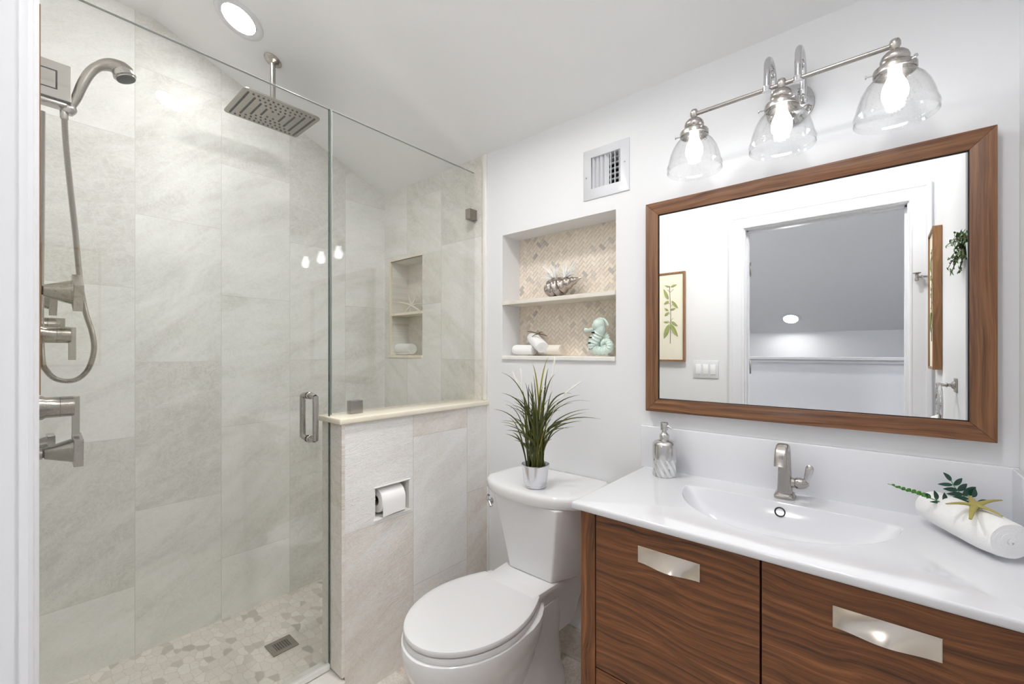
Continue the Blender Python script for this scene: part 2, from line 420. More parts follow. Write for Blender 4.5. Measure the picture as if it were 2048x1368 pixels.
b = BM(); prism(b, [(-.1, YT, 0), (XM+.15, YT, 0), (XM+.15, YT, zc(XM)+.02), (XM, YT, zc(XM)+.02), (XB, YT, ZF+.02), (-.1, YT, ZF+.02)], (0, .1, 0)); struct('wall_back', b, M['tileT'])
# front wall (beside the vanity) steps out by 3.5 cm in front of the counter
b = BM(); prism(b, [(-.1, YS-.1, 0), (XM+.14, YS-.1, 0), (XM+.14, YS, 0), (1.0, YS, 0), (1.0, YJ, 0), (-.1, YJ, 0)], (0, 0, 2.8)); struct('wall_front', b, M['paint'])
# door wall
DO = (-.115, .64, 2.035)
b = BM()
box(b, (-.114, DO[1], 0), (XW, YH0, ZF+.02)); box(b, (-.114, YS-.1, 0), (XW, DO[0], ZF+.02)); box(b, (-.114, DO[0], DO[2]), (XW, DO[1], ZF+.02))
struct('wall_left', b, M['paint'])
b = BM(); box(b, (-.114, YH0, 0), (.022, YT, ZF+.02)); struct('wall_shower_left', b, M['tileW'])
# sloped ceiling
b = BM(); prism(b, [(-.114, YS-.1, ZF), (XB, YS-.1, ZF), (XM+.15, YS-.1, zc(XM+.15)), (XM+.15, YS-.1, ZF+.15), (-.114, YS-.1, ZF+.15)], (0, YT-YS+.2, 0)); struct('ceiling', b, M['ceil'])
b = BM(); box(b, (-.114, YS-.1, -.05), (XM+.14, YH0+.05, 0)); struct('floor', b, M['floor'])
b = BM(); box(b, (0, YH0+.05, -.05), (XM+.1, YT+.05, .012)); sf = struct('floor_shower', b, M['pebble'])
# half wall with toilet-paper recess
RP = (.911, 1.066, .627, .748)
b = BM()
xs = [XH+.012, RP[0], RP[1], XM]; zs = [0, RP[2], RP[3], 1.01]
for i in range(3):
    for j in range(3):
        y0 = YH0 if not (i == 1 and j == 1) else YH0+.115
        box(b, (xs[i], y0, zs[j]), (xs[i+1], YH1, zs[j+1]))
hw = struct('wall_half', b, M['tileH'], keep=True)
b = BM(); box(b, (XH, YH0-.002, .1), (XH+.0125, YH1+.002, 1.01), .002); struct('end_trim', b, M['tileE'], hw)
b = BM(); box(b, (XH-.012, YH0-.012, 1.008), (XM+.002, YH1+.012, 1.03), .005, 3); struct('cap', b, M['cap'], hw, smooth=True)
b = BM(); t_ = .006
for lo, hi in (((RP[0]-t_, 0, RP[2]-t_), (RP[1]+t_, 0, RP[2]+.0015)), ((RP[0]-t_, 0, RP[3]-.0015), (RP[1]+t_, 0, RP[3]+.003)), ((RP[1]-.0015, 0, RP[2]+.002), (RP[1]+.003, 0, RP[3]-.002))):
    box(b, (lo[0], YH0-.004, lo[2]), (hi[0], YH0+.1135, hi[2]), .001)
struct('recess_trim', b, M['trimt'], hw)
b = BM(); box(b, (XM-.012, YH0, 1.03), (XM+.002, YH0+.024, ZC), .004, 3); struct('trim_1', b, M['trimt'], smooth=True)
b = BM(); box(b, (XM-.008, YH0-.012, 0), (XM+.002, YH0-.0005, 1.008), .002); struct('trim_2', b, M['trimt'])
b = BM(); box(b, (0, YH0-.012, 0), (XH+.011, YH1+.01, .092), .006, 3); struct('trim_3', b, M['curb'], smooth=True)
b = BM(); box(b, (XM-.012, YS, 0), (XM+.001, YH0-.012, .125), .002); struct('baseboard_right', b, M['baset'])
b = BM(); box(b, (XW-.001, .745, 0), (XW+.012, YH0-.012, .125), .002); struct('baseboard_left', b, M['baset'])
# niche linings, sills and shelf of the wall niche
b = BM(); box(b, (XM-.010, NM[0]+.0005, NM[2]-.012), (XM+.132, NM[1]-.0005, NM[2]+.006), .003); struct('niche_sill', b, M['trimt'], wr)
b = BM(); box(b, (XM-.006, NM[0]+.0005, 1.488), (XM+.132, NM[1]-.0005, 1.506), .002); struct('niche_shelf', b, slab('pale_stone_shelf', srgb(226, 221, 212), srgb(205, 196, 184)), wr)
# herringbone mosaic, one mesh of small clipped tiles
def clip(poly, ax, lim, keep_less):
    out = []
    for i in range(len(poly)):
        p, q = poly[i], poly[(i+1) % len(poly)]
        ip = (p[ax] <= lim) == keep_less; iq = (q[ax] <= lim) == keep_less
        if ip: out.append(p)
        if ip != iq:
            t = (lim-p[ax])/(q[ax]-p[ax]); out.append((p[0]+(q[0]-p[0])*t, p[1]+(q[1]-p[1])*t))
    return out
W_ = .0150; b = BM(); g_ = .0006; rr = random.Random(3)
cyc, czc = (NM[0]+NM[1])/2, (NM[2]+NM[3])/2
for i in range(-42, 43):
    for j in range(-42, 43):
        k = (i-j) % 4
        if k == 0: r = (i*W_+g_, j*W_+g_, (i+2)*W_-g_, (j+1)*W_-g_)
        elif k == 3: r = (i*W_+g_, j*W_+g_, (i+1)*W_-g_, (j+2)*W_-g_)
        else: continue
        q = [((x-y)*.70711+cyc, (x+y)*.70711+czc) for x, y in ((r[0], r[1]), (r[2], r[1]), (r[2], r[3]), (r[0], r[3]))]
        for ax, lim, ls in ((0, NM[0], False), (0, NM[1], True), (1, NM[2]+.006, False), (1, NM[3], True)):
            if len(q) > 2: q = clip(q, ax, lim, ls)
        if len(q) < 3: continue
        c_ = (sum(p[0] for p in q)/len(q), sum(p[1] for p in q)/len(q))
        patch = math.sin(c_[0]*31+1)*math.sin(c_[1]*27+c_[0]*9)
        rv = rr.random()
        mi = 0 if rv < .40 else 1 if rv < .70+.0*patch else 2 if rv < .88-.07*patch else 3 if rv < .965-.04*patch else 4
        x0 = XM+.1305
        vs_ = [b.verts.new((x0, p[0], p[1])) for p in q]; vt = [b.verts.new((x0-.0022, p[0], p[1])) for p in q]
        fs = ringf(b, vs_, vt); 
        try: fs.append(b.faces.new(vt))
        except ValueError: pass
        for f in fs: f.material_index = mi
struct('herringbone_mosaic', b, [plain('mosaic_marble_%d' % i, srgb(*c), .3) for i, c in enumerate([(236, 226, 212), (233, 222, 207), (227, 216, 202), (212, 203, 192), (190, 184, 177)])], wr)
# shower niche frame, sill, shelf
b = BM(); t_ = .012
box(b, (XM-.006, NS[0]-.001, NS[2]-.012), (XM+.132, NS[1]+.014, NS[2]+.004), .002)
box(b, (XM-.005, NS[1]-.001, NS[2]), (XM+.01, NS[1]+t_, NS[3]+t_), .002); box(b, (XM-.005, NS[0], NS[3]-.0), (XM+.01, NS[1]+t_, NS[3]+t_), .002)
struct('trim_4', b, M['cap'])
b = BM(); box(b, (XM-.003, NS[0]+.0005, 1.485), (XM+.1305, NS[1]-.0005, 1.5), .002); struct('trim_5', b, M['cap'])

# ---------------------------------------------------------------- door casing, jambs and hinges
def casing(bm, prof, x0, y0, y1, zt):
    """profile (distance from opening, thickness) run up, across and down"""
    rings = []
    for (d, t) in prof: pass
    path = [lambda d: (y0-d, 0), lambda d: (y0-d, zt+d), lambda d: (y1+d, zt+d), lambda d: (y1+d, 0)]
    for p in path: rings.append([V(x0+t, *p(d)) for d, t in prof])
    loft(bm, rings, True, True, smooth=False)
prof = [(.004, 0), (.004, .009), (.008, .0125), (.014, .013), (.018, .0105), (.024, .011), (.058, .0145), (.066, .0155), (.070, .0185), (.078, .019), (.086, .0175), (.090, .012), (.090, 0)]
b = BM(); casing(b, prof, XW-.001, DO[0], DO[1], DO[2]); cs = struct('door_1', b, M['trimp'])
b = BM(); j_ = .006
for y in (DO[0], DO[1]):
    s = -1 if y == DO[1] else 1
    box(b, (-.118, min(y+s*.002, y-s*.03), 0), (XW-.001, max(y+s*.002, y-s*.03), DO[2]-.003))
    box(b, (-.07, min(y, y+s*.012), 0), (-.035, max(y, y+s*.012), DO[2]), .002)
box(b, (-.118, DO[0], DO[2]-.002), (XW-.001, DO[1], DO[2]+.03)); box(b, (-.07, DO[0], DO[2]-.012), (-.035, DO[1], DO[2]), .002)
struct('jamb', b, M['trimp'], cs)
for zz in (1.80, 1.17, .28):
    b = BM(); box(b, (-.112, DO[1]-.0045, zz-.045), (-.078, DO[1]+.001, zz+.045), .001); tube(b, [(-.118, DO[1]-.006, zz-.046), (-.118, DO[1]-.006, zz+.046)], .005, 10)
    struct('hinge', b, M['nick'], cs)
# ---------------------------------------------------------------- hall beyond the door (seen in the mirror)
HZ = lambda x: 1.475+.7*(x+2.5)
b = BM(); box(b, (-2.6, -1.6, -.05), (-.114, 2.6, 0)); struct('floor_hall', b, plain('hall_carpet', srgb(150, 145, 138), .95))
b = BM(); prism(b, [(-2.6, -1.6, HZ(-2.6)), (-.114, -1.6, HZ(-.114)), (-.114, -1.6, 3.4), (-2.6, -1.6, 3.4)], (0, 4.2, 0)); struct('ceiling_hall', b, M['hall'])
b = BM(); box(b, (-2.6, -1.6, 0), (-2.5, 2.6, 3.3)); struct('wall_hall_far', b, M['hall'])
for k, y in enumerate((-1.7, 2.6)):
    b = BM(); box(b, (-2.6, y, 0), (-.114, y+.1, 3.3)); struct('wall_hall_side', b, M['hall'])
b = BM(); box(b, (-1.35, -1.6, 0), (-1.2, 2.6, 1.20)); pw = struct('wall_hall_low', b, M['halldark'])
b = BM(); box(b, (-1.38, -1.6, 1.20), (-1.17, 2.6, 1.224), .004); box(b, (-1.199, -1.6, 1.175), (-1.185, 2.6, 1.199), .003); struct('ledge', b, M['trimp'], pw)
b = BM(); box(b, (-.118, -1.6, 2.75), (-.10, 2.6, 3.3)); struct('wall_hall_near', b, M['hall'])

# ================================================================ FIXED FITTINGS
def can_light(loc, nrm, label, mat, r=.066, group=None):
    nrm = Vector(nrm).normalized(); loc = Vector(loc)
    t = thing('recessed_light', label, 'ceiling light', loc)
    b = BM(); lathe(b, [(r-.004, .004), (r, .0015), (r+.006, .004), (r+.02, .004), (r+.024, .0015), (r+.025, -.004), (r-.004, -.004), (r-.004, .004)], loc, nrm, 48, False, False); part('trim_ring', b, M['trimp'], t, smooth=True)
    b = BM(); lathe(b, [(r-.002, -.003), (r-.002, .001)], loc, nrm, 48); part('lens', b, mat, t)
    return t
sn = Vector((-KS, 0, -1))
p_ = (.606, 1.955, zc(.606)); can_light(p_, sn, 'round recessed ceiling light above the shower glass', M['can'])
can_light((.572, .187, zc(.572)), sn, 'round recessed ceiling light reflected high on the shower glass', M['can2'])
can_light((.85, 1.05, zc(.85)), sn, 'added recessed fill light between the other two, in front of the shower glass', M['room_fill'])  # unseen lamp added to lift the half wall and shower
can_light((-.75, -.9, HZ(-.75)), (.7, 0, -1), 'added hall fill light beyond the door, out of the mirror on the right', M['hall_fill'], .07)  # unseen lamp added to brighten the hall
can_light((-.75, 1.6, HZ(-.75)), (.7, 0, -1), 'added hall fill light beyond the door, out of the mirror on the left', M['hall_fill'], .07)  # second added hall lamp, likewise out of sight
can_light((-2.31, .70, HZ(-2.31)), (.7, 0, -1), 'glowing recessed light on the grey hall ceiling in the mirror', M['hall_fill2'], .07)

# ---------------------------------------------------------------- shower glass
t = thing('shower_door', 'frameless clear glass shower door with back to back tubular pull', 'shower door', (.05, YG, .105))
b = BM(); box(b, (.045, YG-.005, .112), (.7735, YG+.005, 2.164), .0008, 1); part('glass_pane', b, M['glass'], t)
b = BM(); box(b, (.7728, YG-.0048, .112), (.7745, YG+.0048, 2.1635)); part('glass_edge', b, M['gedge'], t)
b = BM(); box(b, (.045, YG-.008, .096), (.7735, YG+.008, .118), .002); part('bottom_sweep', b, plain('clear_sweep', (.75, .75, .72), .2), t)
b = BM()
for s in (-1, 1):
    y = YG+s*.05
    pts = [(.70, YG+s*.004, 1.112), (.70, YG+s*.03, 1.112), (.70, y-s*.004, 1.108), (.70, y, 1.098), (.70, y, .972), (.70, y-s*.004, .962), (.70, YG+s*.03, .958), (.70, YG+s*.004, .958)]
    tube(b, spline(pts, 5), .0098, 16)
    for z in (1.112, .958): lathe(b, [(.013, 0), (.013, .004), (.011, .006)], (.70, YG+s*.005, z), (0, s, 0), 20)
part('pull_handle', b, M['nick'], t, smooth=True)
t = thing('shower_glass_panel', 'fixed clear glass panel standing on the half wall cap', 'shower screen', (.78, YG, 1.03))
b = BM(); box(b, (.782, YG-.005, 1.034), (1.523, YG+.005, 2.164), .0008, 1); part('glass_pane', b, M['glass'], t)
b = BM(); box(b, (.7805, YG-.0048, 1.034), (.7825, YG+.0048, 2.1635)); part('glass_edge', b, M['tedge'], t)
b = BM(); box(b, (.7805, YG-.0048, 2.1636), (1.523, YG+.0048, 2.1644)); part('top_edge', b, M['tedge'], t)
b = BM(); box(b, (.852, YG-.016, 1.0301), (.902, YG+.016, 1.08), .0015); part('glass_clip', b, M['nick'], t)
b = BM(); box(b, (1.478, YG-.016, 1.925), (1.5288, YG+.016, 1.975), .0015); part('glass_clip', b, M['nickd'], t)
b = BM(); box(b, (.045, YG-.0048, 2.1636), (.7745, YG+.0048, 2.1644)); 
part('top_edge', b, M['tedge'], bpy.data.objects['shower_door'])

# ---------------------------------------------------------------- rain shower head
hc = Vector((.757, 2.02, 2.303)); fz = zc(.757)
t = thing('rain_shower_head', 'rectangular brushed nickel rain shower head on a ceiling arm', 'shower head', (hc.x, hc.y, fz))
nz = sn.normalized()
b = BM(); lathe(b, [(.036, .0005), (.036, .003), (.031, .008), (.024, .012), (.014, .016), (.012, .018)], (hc.x, hc.y, fz), nz, 32); part('ceiling_flange', b, M['nick'], t, smooth=True)
b = BM(); tube(b, [(hc.x, hc.y, fz-.002), (hc.x, hc.y, 2.318)], .0105, 20); lathe(b, [(.02, 0), (.018, .012), (.012, .018)], (hc.x, hc.y, 2.312), (0, 0, 1), 24); part('shower_arm', b, M['nick'], t, smooth=True)
b = BM()
hx, hy, cr_ = .153, .128, .016
ring = []
for sx, sy, a0 in ((1, 1, 0), (-1, 1, 90), (-1, -1, 180), (1, -1, 270)):
    for k in range(6):
        a = math.radians(a0+k*18); ring.append((hc.x+sx*(hx-cr_)+cr_*math.cos(a), hc.y+sy*(hy-cr_)+cr_*math.sin(a)))
def rr_(sc_, z): return [V(hc.x+(x-hc.x)*sc_, hc.y+(y-hc.y)*sc_, z) for x, y in ring]
loft(b, [rr_(.992, 2.3025), rr_(1, 2.3045), rr_(1, 2.308), rr_(.985, 2.3115)], smooth=False)
part('spray_plate', b, M['nickd'], t)
b = BM()
def noz(x, y): 
    s_ = .0033; box(b, (hc.x+x-s_, hc.y+y-s_, 2.3005), (hc.x+x+s_, hc.y+y+s_, 2.3028))
for k in range(4):
    X = .132-.032*k; Y = .108-.026*k
    n_ = int(2*Y/.0105)
    for i in range(n_+1):
        for s in (-1, 1): noz(s*X, -Y+2*Y*i/n_)
    m_ = int(2*X/.0185)
    for i in range(1, m_):
        for s in (-1, 1): noz(-X+2*X*i/m_, s*Y)
part('rubber_nozzles', b, M['rubber'], t)['kind'] = 'stuff'

# ---------------------------------------------------------------- shower valves
def hexknob(y, z, s, tip, label, rot=0):
    """stem, cone and square end plate, axis +x"""
    t = thing('shower_tap', label, 'shower control', (.022, y, z), group='cone taps on the shower wall')
    b = BM(); lathe(b, [(.026*s, 0), (.026*s, .006), (.014*s, .008), (.014*s, tip-.072*s-.022), (.0095*s, tip-.07*s-.022)], (.022, y, z), (1, 0, 0), 28); part('stem', b, M['nickd'], t, smooth=True)
    b = BM(); lathe(b, [(.010*s, 0), (.0145*s, .002*s), (.031*s, .052*s), (.031*s, .054*s)], (tip-.07*s, y, z), (1, 0, 0), 32); part('cone', b, M['nickd'], t, smooth=True)
    b = BM(); box(b, (tip-.018*s, y-.036*s, z-.036*s), (tip, y+.036*s, z+.036*s), .0012, rot=Matrix.Rotation(math.radians(rot), 3, 'X')); part('square_plate', b, M['nick'], t)
hexknob(1.85, 1.447, 1.18, .150, 'large upper cone shaped shower knob with square end plate', 28)
hexknob(2.10, 1.442, 1.05, .110, 'small upper cone shaped shower knob behind the large one', 40)
hexknob(1.85, .972, 1.15, .150, 'large lowest cone shaped shower knob with shiny square plate', 8)
hexknob(2.10, .955, 1.05, .105, 'small lower cone shaped shower knob just above the lowest', 0)
def lever(y, z, r, x1, zlo, label):
    t = thing('shower_valve', label, 'shower control', (.022, y, z), group='cylinder valves on the shower wall')
    b = BM(); lathe(b, [(r*1.15, 0), (r*1.15, .045), (r, .052), (r, x1-.022-.03), (r*.97, x1-.0215-.03), (r, x1-.021-.03), (r, x1-.022)], (.022, y, z), (1, 0, 0), 36); part('cylinder', b, M['nickd'], t, smooth=True)
    b = BM(); box(b, (x1-.004, y-.011, zlo), (x1+.012, y+.011, z+r*.98), .0008); part('lever_blade', b, M['lever'], t)
lever(1.90, 1.320, .025, .128, 1.243, 'nearer cylinder shower valve with flat lever hanging beside the hose')
lever(2.12, 1.356, .027, .118, 1.300, 'farther cylinder shower valve half hidden behind the nearer valve')
lever(1.85, 1.105, .030, .132, 1.020, 'cylinder shower valve with flat lever below the hose loop')
# hand shower, outlet box and hose
t = thing('hand_shower', 'brushed nickel hand shower on a square wall box with ribbed hose', 'hand shower', (.022, 1.86, 2.02))
b = BM(); box(b, (.022, 1.848, 2.017), (.127, 1.90, 2.125), .0015)
bx = part('wall_box', b, M['boxm'], t)
b = BM(); box(b, (.03, 1.8465, 2.043), (.098, 1.8481, 2.099), .0003); part('recess_frame', b, M['black'], bx)
b = BM(); box(b, (.03, 1.8455, 2.045), (.0935, 1.8466, 2.0945), .0004); part('plate', b, M['boxm'], bx)
b = BM(); box(b, (.022, 1.853, 2.001), (.120, 1.895, 2.017), .006, 4); tube(b, [(.118, 1.874, 1.998), (.118, 1.874, 2.012), (.124, 1.872, 2.02)], [.0125, .0135, .012], 20)
lathe(b, [(.014, 0), (.018, .012), (.018, .02), (.0145, .026)], (.118, 1.874, 1.992), (.35, -.05, 1), 24)
part('cradle', b, M['nick'], t, smooth=True)
b = BM()
hp = [(.128, 1.872, 2.016), (.139, 1.868, 2.045), (.150, 1.862, 2.085), (.166, 1.856, 2.128), (.186, 1.850, 2.157), (.212, 1.845, 2.172), (.236, 1.842, 2.170), (.252, 1.84, 2.160)]
tube(b, spline(hp, 6), [.0105+.0025*min(1, i/14)+(.0125 if i > 24 else 0)*min(1, (i-24)/12) for i in range(43)], 24)
part('handle', b, M['nickd'], t, smooth=True)
b = BM(); hd = Vector((.36, -.12, -.92)).normalized(); hb = Vector((.236, 1.843, 2.176))
lathe(b, [(.010, -.004), (.022, .004), (.0285, .016), (.030, .026), (.030, .030), (.026, .033), (.026, .036)], hb, hd, 36); part('spray_head', b, M['nick'], t, smooth=True)
b = BM(); lathe(b, [(.0245, .036), (.0245, .039), (.020, .041)], hb, hd, 28); part('spray_face', b, M['rubber'], t, smooth=True)
b = BM()
hpx = [(128, 222), (132, 290), (140, 370), (150, 460), (160, 560), (170, 620), (184, 665), (188, 700), (178, 735), (160, 755), (138, 762), (112, 758), (94, 742), (84, 715), (81, 600), (83, 400), (84, 222)]
ys_ = [1.874, 1.89, 1.905, 1.92, 1.93, 1.935, 1.94, 1.945, 1.95, 1.95, 1.955, 1.96, 1.96, 1.96, 1.95, 1.92, 1.885]
hp = spline([ony(q[0], q[1], y) for q, y in zip(hpx, ys_)], 60)
# even steps along the path so each ring of the hose is alike
L_ = [0]
for p, q in zip(hp, hp[1:]): L_.append(L_[-1]+(q-p).length)
st = .0017; pts = []; k = 0; s_ = 0
while s_ < L_[-1]:
    while L_[k+1] < s_: k += 1
    u = (s_-L_[k])/(L_[k+1]-L_[k]); pts.append(hp[k].lerp(hp[k+1], u)); s_ += st
tube(b, pts, [.0082 if i % 2 else .0066 for i in range(len(pts))], 14)
lathe(b, [(.0095, 0), (.0095, .022), (.0075, .026)], pts[0], (.03, 0, -1), 20)
part('hose', b, M['hose'], t, smooth=True)

# ---------------------------------------------------------------- floor drain
t = thing('floor_drain', 'square metal drain grate in the pebbled shower floor', 'drain', (.763, 1.94, .012))
b = BM(); x0, x1, y0, y1 = .712, .814, 1.892, 1.99
for lo, hi in (((x0, y0), (x1, y0+.022)), ((x0, y1-.022), (x1, y1)), ((x0, y0+.022), (x0+.022, y1-.022)), ((x1-.022, y0+.022), (x1, y1-.022))): box(b, (*lo, .0121), (*hi, .0155), .0004)
part('frame', b, M['nickd'], t)
b = BM()
for i in range(6):
    q = x0+.022+(i+.5)*(x1-x0-.044)/6; box(b, (q-.0016, y0+.02, .0121), (q+.0016, y1-.02, .015))
    q = y0+.022+(i+.5)*(y1-y0-.044)/6; box(b, (x0+.02, q-.0016, .0121), (x1-.02, q+.0016, .0148))
part('grate', b, M['nickd'], t)
b = BM(); box(b, (x0+.02, y0+.02, .0121), (x1-.02, y1-.02, .0127)); part('well_shade_plate', b, M['black'], t)  # flat black plate drawn for the shade below the grate

# ---------------------------------------------------------------- toilet paper
t = thing('toilet_paper_holder', 'chrome spring rod across the half wall recess', 'holder', (.911, 1.50, .693))
b = BM(); lathe(b, [(.008, 0), (.0085, .004), (.0065, .006), (.0065, .149), (.0085, .151), (.008, .1545)], (.9115, 1.492, .693), (1, 0, 0), 20); part('rod', b, M['chrome'], t, smooth=True)
t = thing('toilet_paper_roll', 'white toilet paper roll with hanging sheet in the half wall recess', 'toilet paper', (.985, 1.492, .69))
b = BM(); R_ = .047; yc, zc_ = 1.494, .688
n_ = 48; prs = []
for x in (.935, .9365, 1.0385, 1.04):
    r = R_ if .936 < x < 1.039 else R_-.0012
    prs.append([V(x, yc+r*math.cos(2*PI*i/n_), zc_+r*math.sin(2*PI*i/n_)) for i in range(n_)])
inn = [[V(x, yc+.019*math.cos(2*PI*i/n_), zc_+.019*math.sin(2*PI*i/n_)) for i in range(n_)] for x in (1.04, .935)]
loft(b, prs+inn+[prs[0]], False, False); part('roll', b, M['paper'], t, smooth=True)
b = BM(); loft(b, [[V(x, yc+r*math.cos(2*PI*i/24), zc_+r*math.sin(2*PI*i/24)) for i in range(24)] for x, r in ((.9345, .0192), (1.0405, .0192), (1.0405, .018), (.9345, .018), (.9345, .0192))], False, False); part('core', b, M['card'], t, smooth=True)
b = BM(); pr = [V(0, yc-R_*math.sin(a)-.0012, zc_+R_*math.cos(a)) for a in [k*PI/2/8 for k in range(9)]]+[V(0, yc-R_-.0015, zc_-.03), V(0, yc-R_-.001, .637)]
rows = []
for x in (.936, .987, 1.039): rows.append([V(x, p.y+(0 if i < 9 else .001*math.sin(x*80)), p.z-(0 if i < 10 else (.004 if x < .95 else 0))) for i, p in enumerate(pr)])
rows2 = [[p+V(0, .0012, 0) for p in r] for r in rows]
loft(b, rows, closed=False); loft(b, rows2, closed=False); part('hanging_sheet', b, M['paper'], t, smooth=True)

# ---------------------------------------------------------------- air vent
t = thing('air_vent', 'white square wall register with vertical louvres beside the niche', 'vent', (XM, .818, 1.98))
y0, y1, z0, z1 = .718, .917, 1.881, 2.081; a0, a1, c0, c1 = VT
b = BM()
def mit(bm, xa, outer, inner, xb, lip=0.0):
    """mitred frame piece between an outer and an inner edge; back at xb, front at xa"""
    (o1, o2), (i1, i2) = outer, inner
    f = [V(xa, *o1), V(xa, *o2), V(xa-lip, *i2), V(xa-lip, *i1)]; g = [V(xb, p.y, p.z) for p in f]
    loft(bm, [f, g], smooth=False)
O = [(y0, z0), (y1, z0), (y1, z1), (y0, z1)]; I = [(a0, c0), (a1, c0), (a1, c1), (a0, c1)]
for k in range(4):
    f0 = [V(XM-.004, *O[k]), V(XM-.004, *O[(k+1) % 4]), V(XM-.011, *I[(k+1) % 4]), V(XM-.011, *I[k])]
    e = .0004
    loft(b, [f0, [V(XM-.0002, p.y, p.z) for p in f0]], smooth=False)
part('face_frame', b, M['trimp'], t, bev=.0008)
b = BM()
for k in range(7):
    y = a0+(k+.5)*(a1-a0)/7
    ro = Matrix.Rotation(math.radians(18 if k < 3 else -38), 3, 'Z')
    box(b, (XM-.006, y-.0012, c0), (XM+.014, y+.0012, c1), rot=ro)
part('vertical_louvres', b, M['trimp'], t)
b = BM()
for k in range(6):
    z = c0+(k+.5)*(c1-c0)/6; box(b, (XM+.02, a0, z-.0016), (XM+.032, a1, z+.0016))
part('rear_louvres', b, M['trimp'], t)
for y_, z_ in ((.7335, 1.99), (.9, 1.97)):
    b = BM(); lathe(b, [(.0025, 0), (.0025, .003)], (XM-.0085, y_, z_), (-1, 0, 0), 12); part('screw', b, M['nick'], t)

# ================================================================ MIRROR
t = thing('wall_mirror', 'large rectangular mirror in a walnut frame above the vanity', 'mirror', (XM, .215, 1.055))
y0, y1, z0, z1 = -.212, .642, 1.055, 1.80; w_ = .0455
O = [(y0, z0), (y1, z0), (y1, z1), (y0, z1)]; I = [(y0+w_, z0+w_), (y1-w_, z0+w_), (y1-w_, z1-w_), (y0+w_, z1-w_)]
for k, nm in enumerate(('frame_rail', 'frame_stile', 'frame_rail', 'frame_stile')):
    b = BM(); f0 = [V(1.500, *O[k]), V(1.500, *O[(k+1) % 4]), V(1.500, *I[(k+1) % 4]), V(1.500, *I[k])]
    loft(b, [f0, [V(XM-.0005, p.y, p.z) for p in f0]], smooth=False)
    part(nm, b, M['wal_fh'] if k % 2 == 0 else M['wal_fv'], t, bev=.0012)
b = BM(); box(b, (1.507, y0+.03, z0+.03), (1.515, y1-.03, z1-.03)); part('mirror_glass', b, M['mirror'], t)
b = BM(); q = .0022
I2 = [(I[0][0], I[0][1]), (I[2][0], I[2][1])]
box(b, (1.5042, I[0][0], I[0][1]), (1.5072, I[2][0], I[0][1]+q)); box(b, (1.5042, I[0][0], I[2][1]-q), (1.5072, I[2][0], I[2][1]))
box(b, (1.5042, I[0][0], I[0][1]), (1.5072, I[0][0]+q, I[2][1])); box(b, (1.5042, I[2][0]-q, I[0][1]), (1.5072, I[2][0], I[2][1]))
part('black_bead', b, M['black'], t)

# ================================================================ VANITY LIGHT
LX, LZ = 1.39, 2.008; LY = (.4376, .204, -.030)
t = thing('vanity_light', 'brushed nickel wall light bar with three seeded glass shades', 'wall light', (XM, .204, 2.02))
b = BM(); lathe(b, [(.062, .0005), (.062, .006), (.058, .010), (.054, .011), (.050, .016), (.040, .019), (.01, .022)], (XM, .203, 2.005), (-1, 0, 0), 40); part('wall_canopy', b, M['chrome'], t, smooth=True)
b = BM(); tube(b, [(LX, LY[0]+.004, LZ), (LX, LY[2]-.004, LZ)], .0062, 16); part('crossbar', b, M['nick'], t, smooth=True)
for y in (.240, .166):
    b = BM(); pts = [(XM-.012, y, 2.008), (XM-.022, y, 2.02), (1.4975, y, 2.05)]
    pts = [(XM-.014, y, 2.0), (1.504, y, 2.003), (1.4985, y, 2.015)]+[(1.4985, y, 2.03), (1.4985, y, 2.05)]
    for k in range(1, 10):
        a = PI*k/10; pts.append((1.446+.052*math.cos(a), y, 2.065+.048*math.sin(a)))
    pts += [(1.394, y, 2.045), (1.392, y, 2.02), (1.391, y, 2.004)]
    tube(b, pts, .0088, 16); lathe(b, [(.0115, -.006), (.0115, .006)], (LX, y, 2.008), (0, 0, 1), 18); part('curved_arm', b, M['chrome'], t, smooth=True)
for y in LY:
    b = BM(); lathe(b, [(.004, .016), (.009, .013), (.0115, .006), (.0115, -.002), (.008, -.010), (.010, -.0135), (.020, -.018), (.026, -.025), (.0285, -.033), (.0275, -.040), (.0235, -.044), (.023, -.049), (.0255, -.051), (.040, -.053), (.0415, -.056), (.0415, -.067), (.039, -.067), (.039, -.056), (.01, -.055)], (LX, y, LZ), (0, 0, 1), 40)
    s1 = part('shade_holder', b, M['nick'], t, smooth=True)
    for k in range(3):
        b = BM(); a = math.radians(100+120*k); d = Vector((math.cos(a), math.sin(a), 0)); q = Vector((LX, y, LZ-.061))+d*.040
        tube(b, [q, q+d*.014], .0016, 8); lathe(b, [(.0042, 0), (.0042, .003)], q+d*.0135, d, 10)
        part('thumbscrew', b, M['chrome'], s1, smooth=True)
    b = BM(); pr = [(.0375, -.058), (.038, -.068), (.044, -.078), (.056, -.092), (.0655, -.110), (.0725, -.132), (.0765, -.150), (.0795, -.158), (.0805, -.162), (.0790, -.166), (.0795, -.170), (.0800, -.1755), (.0785, -.177)]
    inn = [(r-.0018, z) for r, z in reversed(pr[:-1])]
    lathe(b, pr+inn, (LX, y, LZ), (0, 0, 1), 56, False, False); part('glass_shade', b, M['shade'], t, smooth=True)
    b = BM(); lathe(b, [(.013, -.052), (.013, -.072), (.016, -.080), (.0235, -.098), (.026, -.112), (.0245, -.126), (.017, -.137), (.004, -.141)], (LX, y, LZ), (0, 0, 1), 28); part('bulb', b, M['bulb'], t, smooth=True)

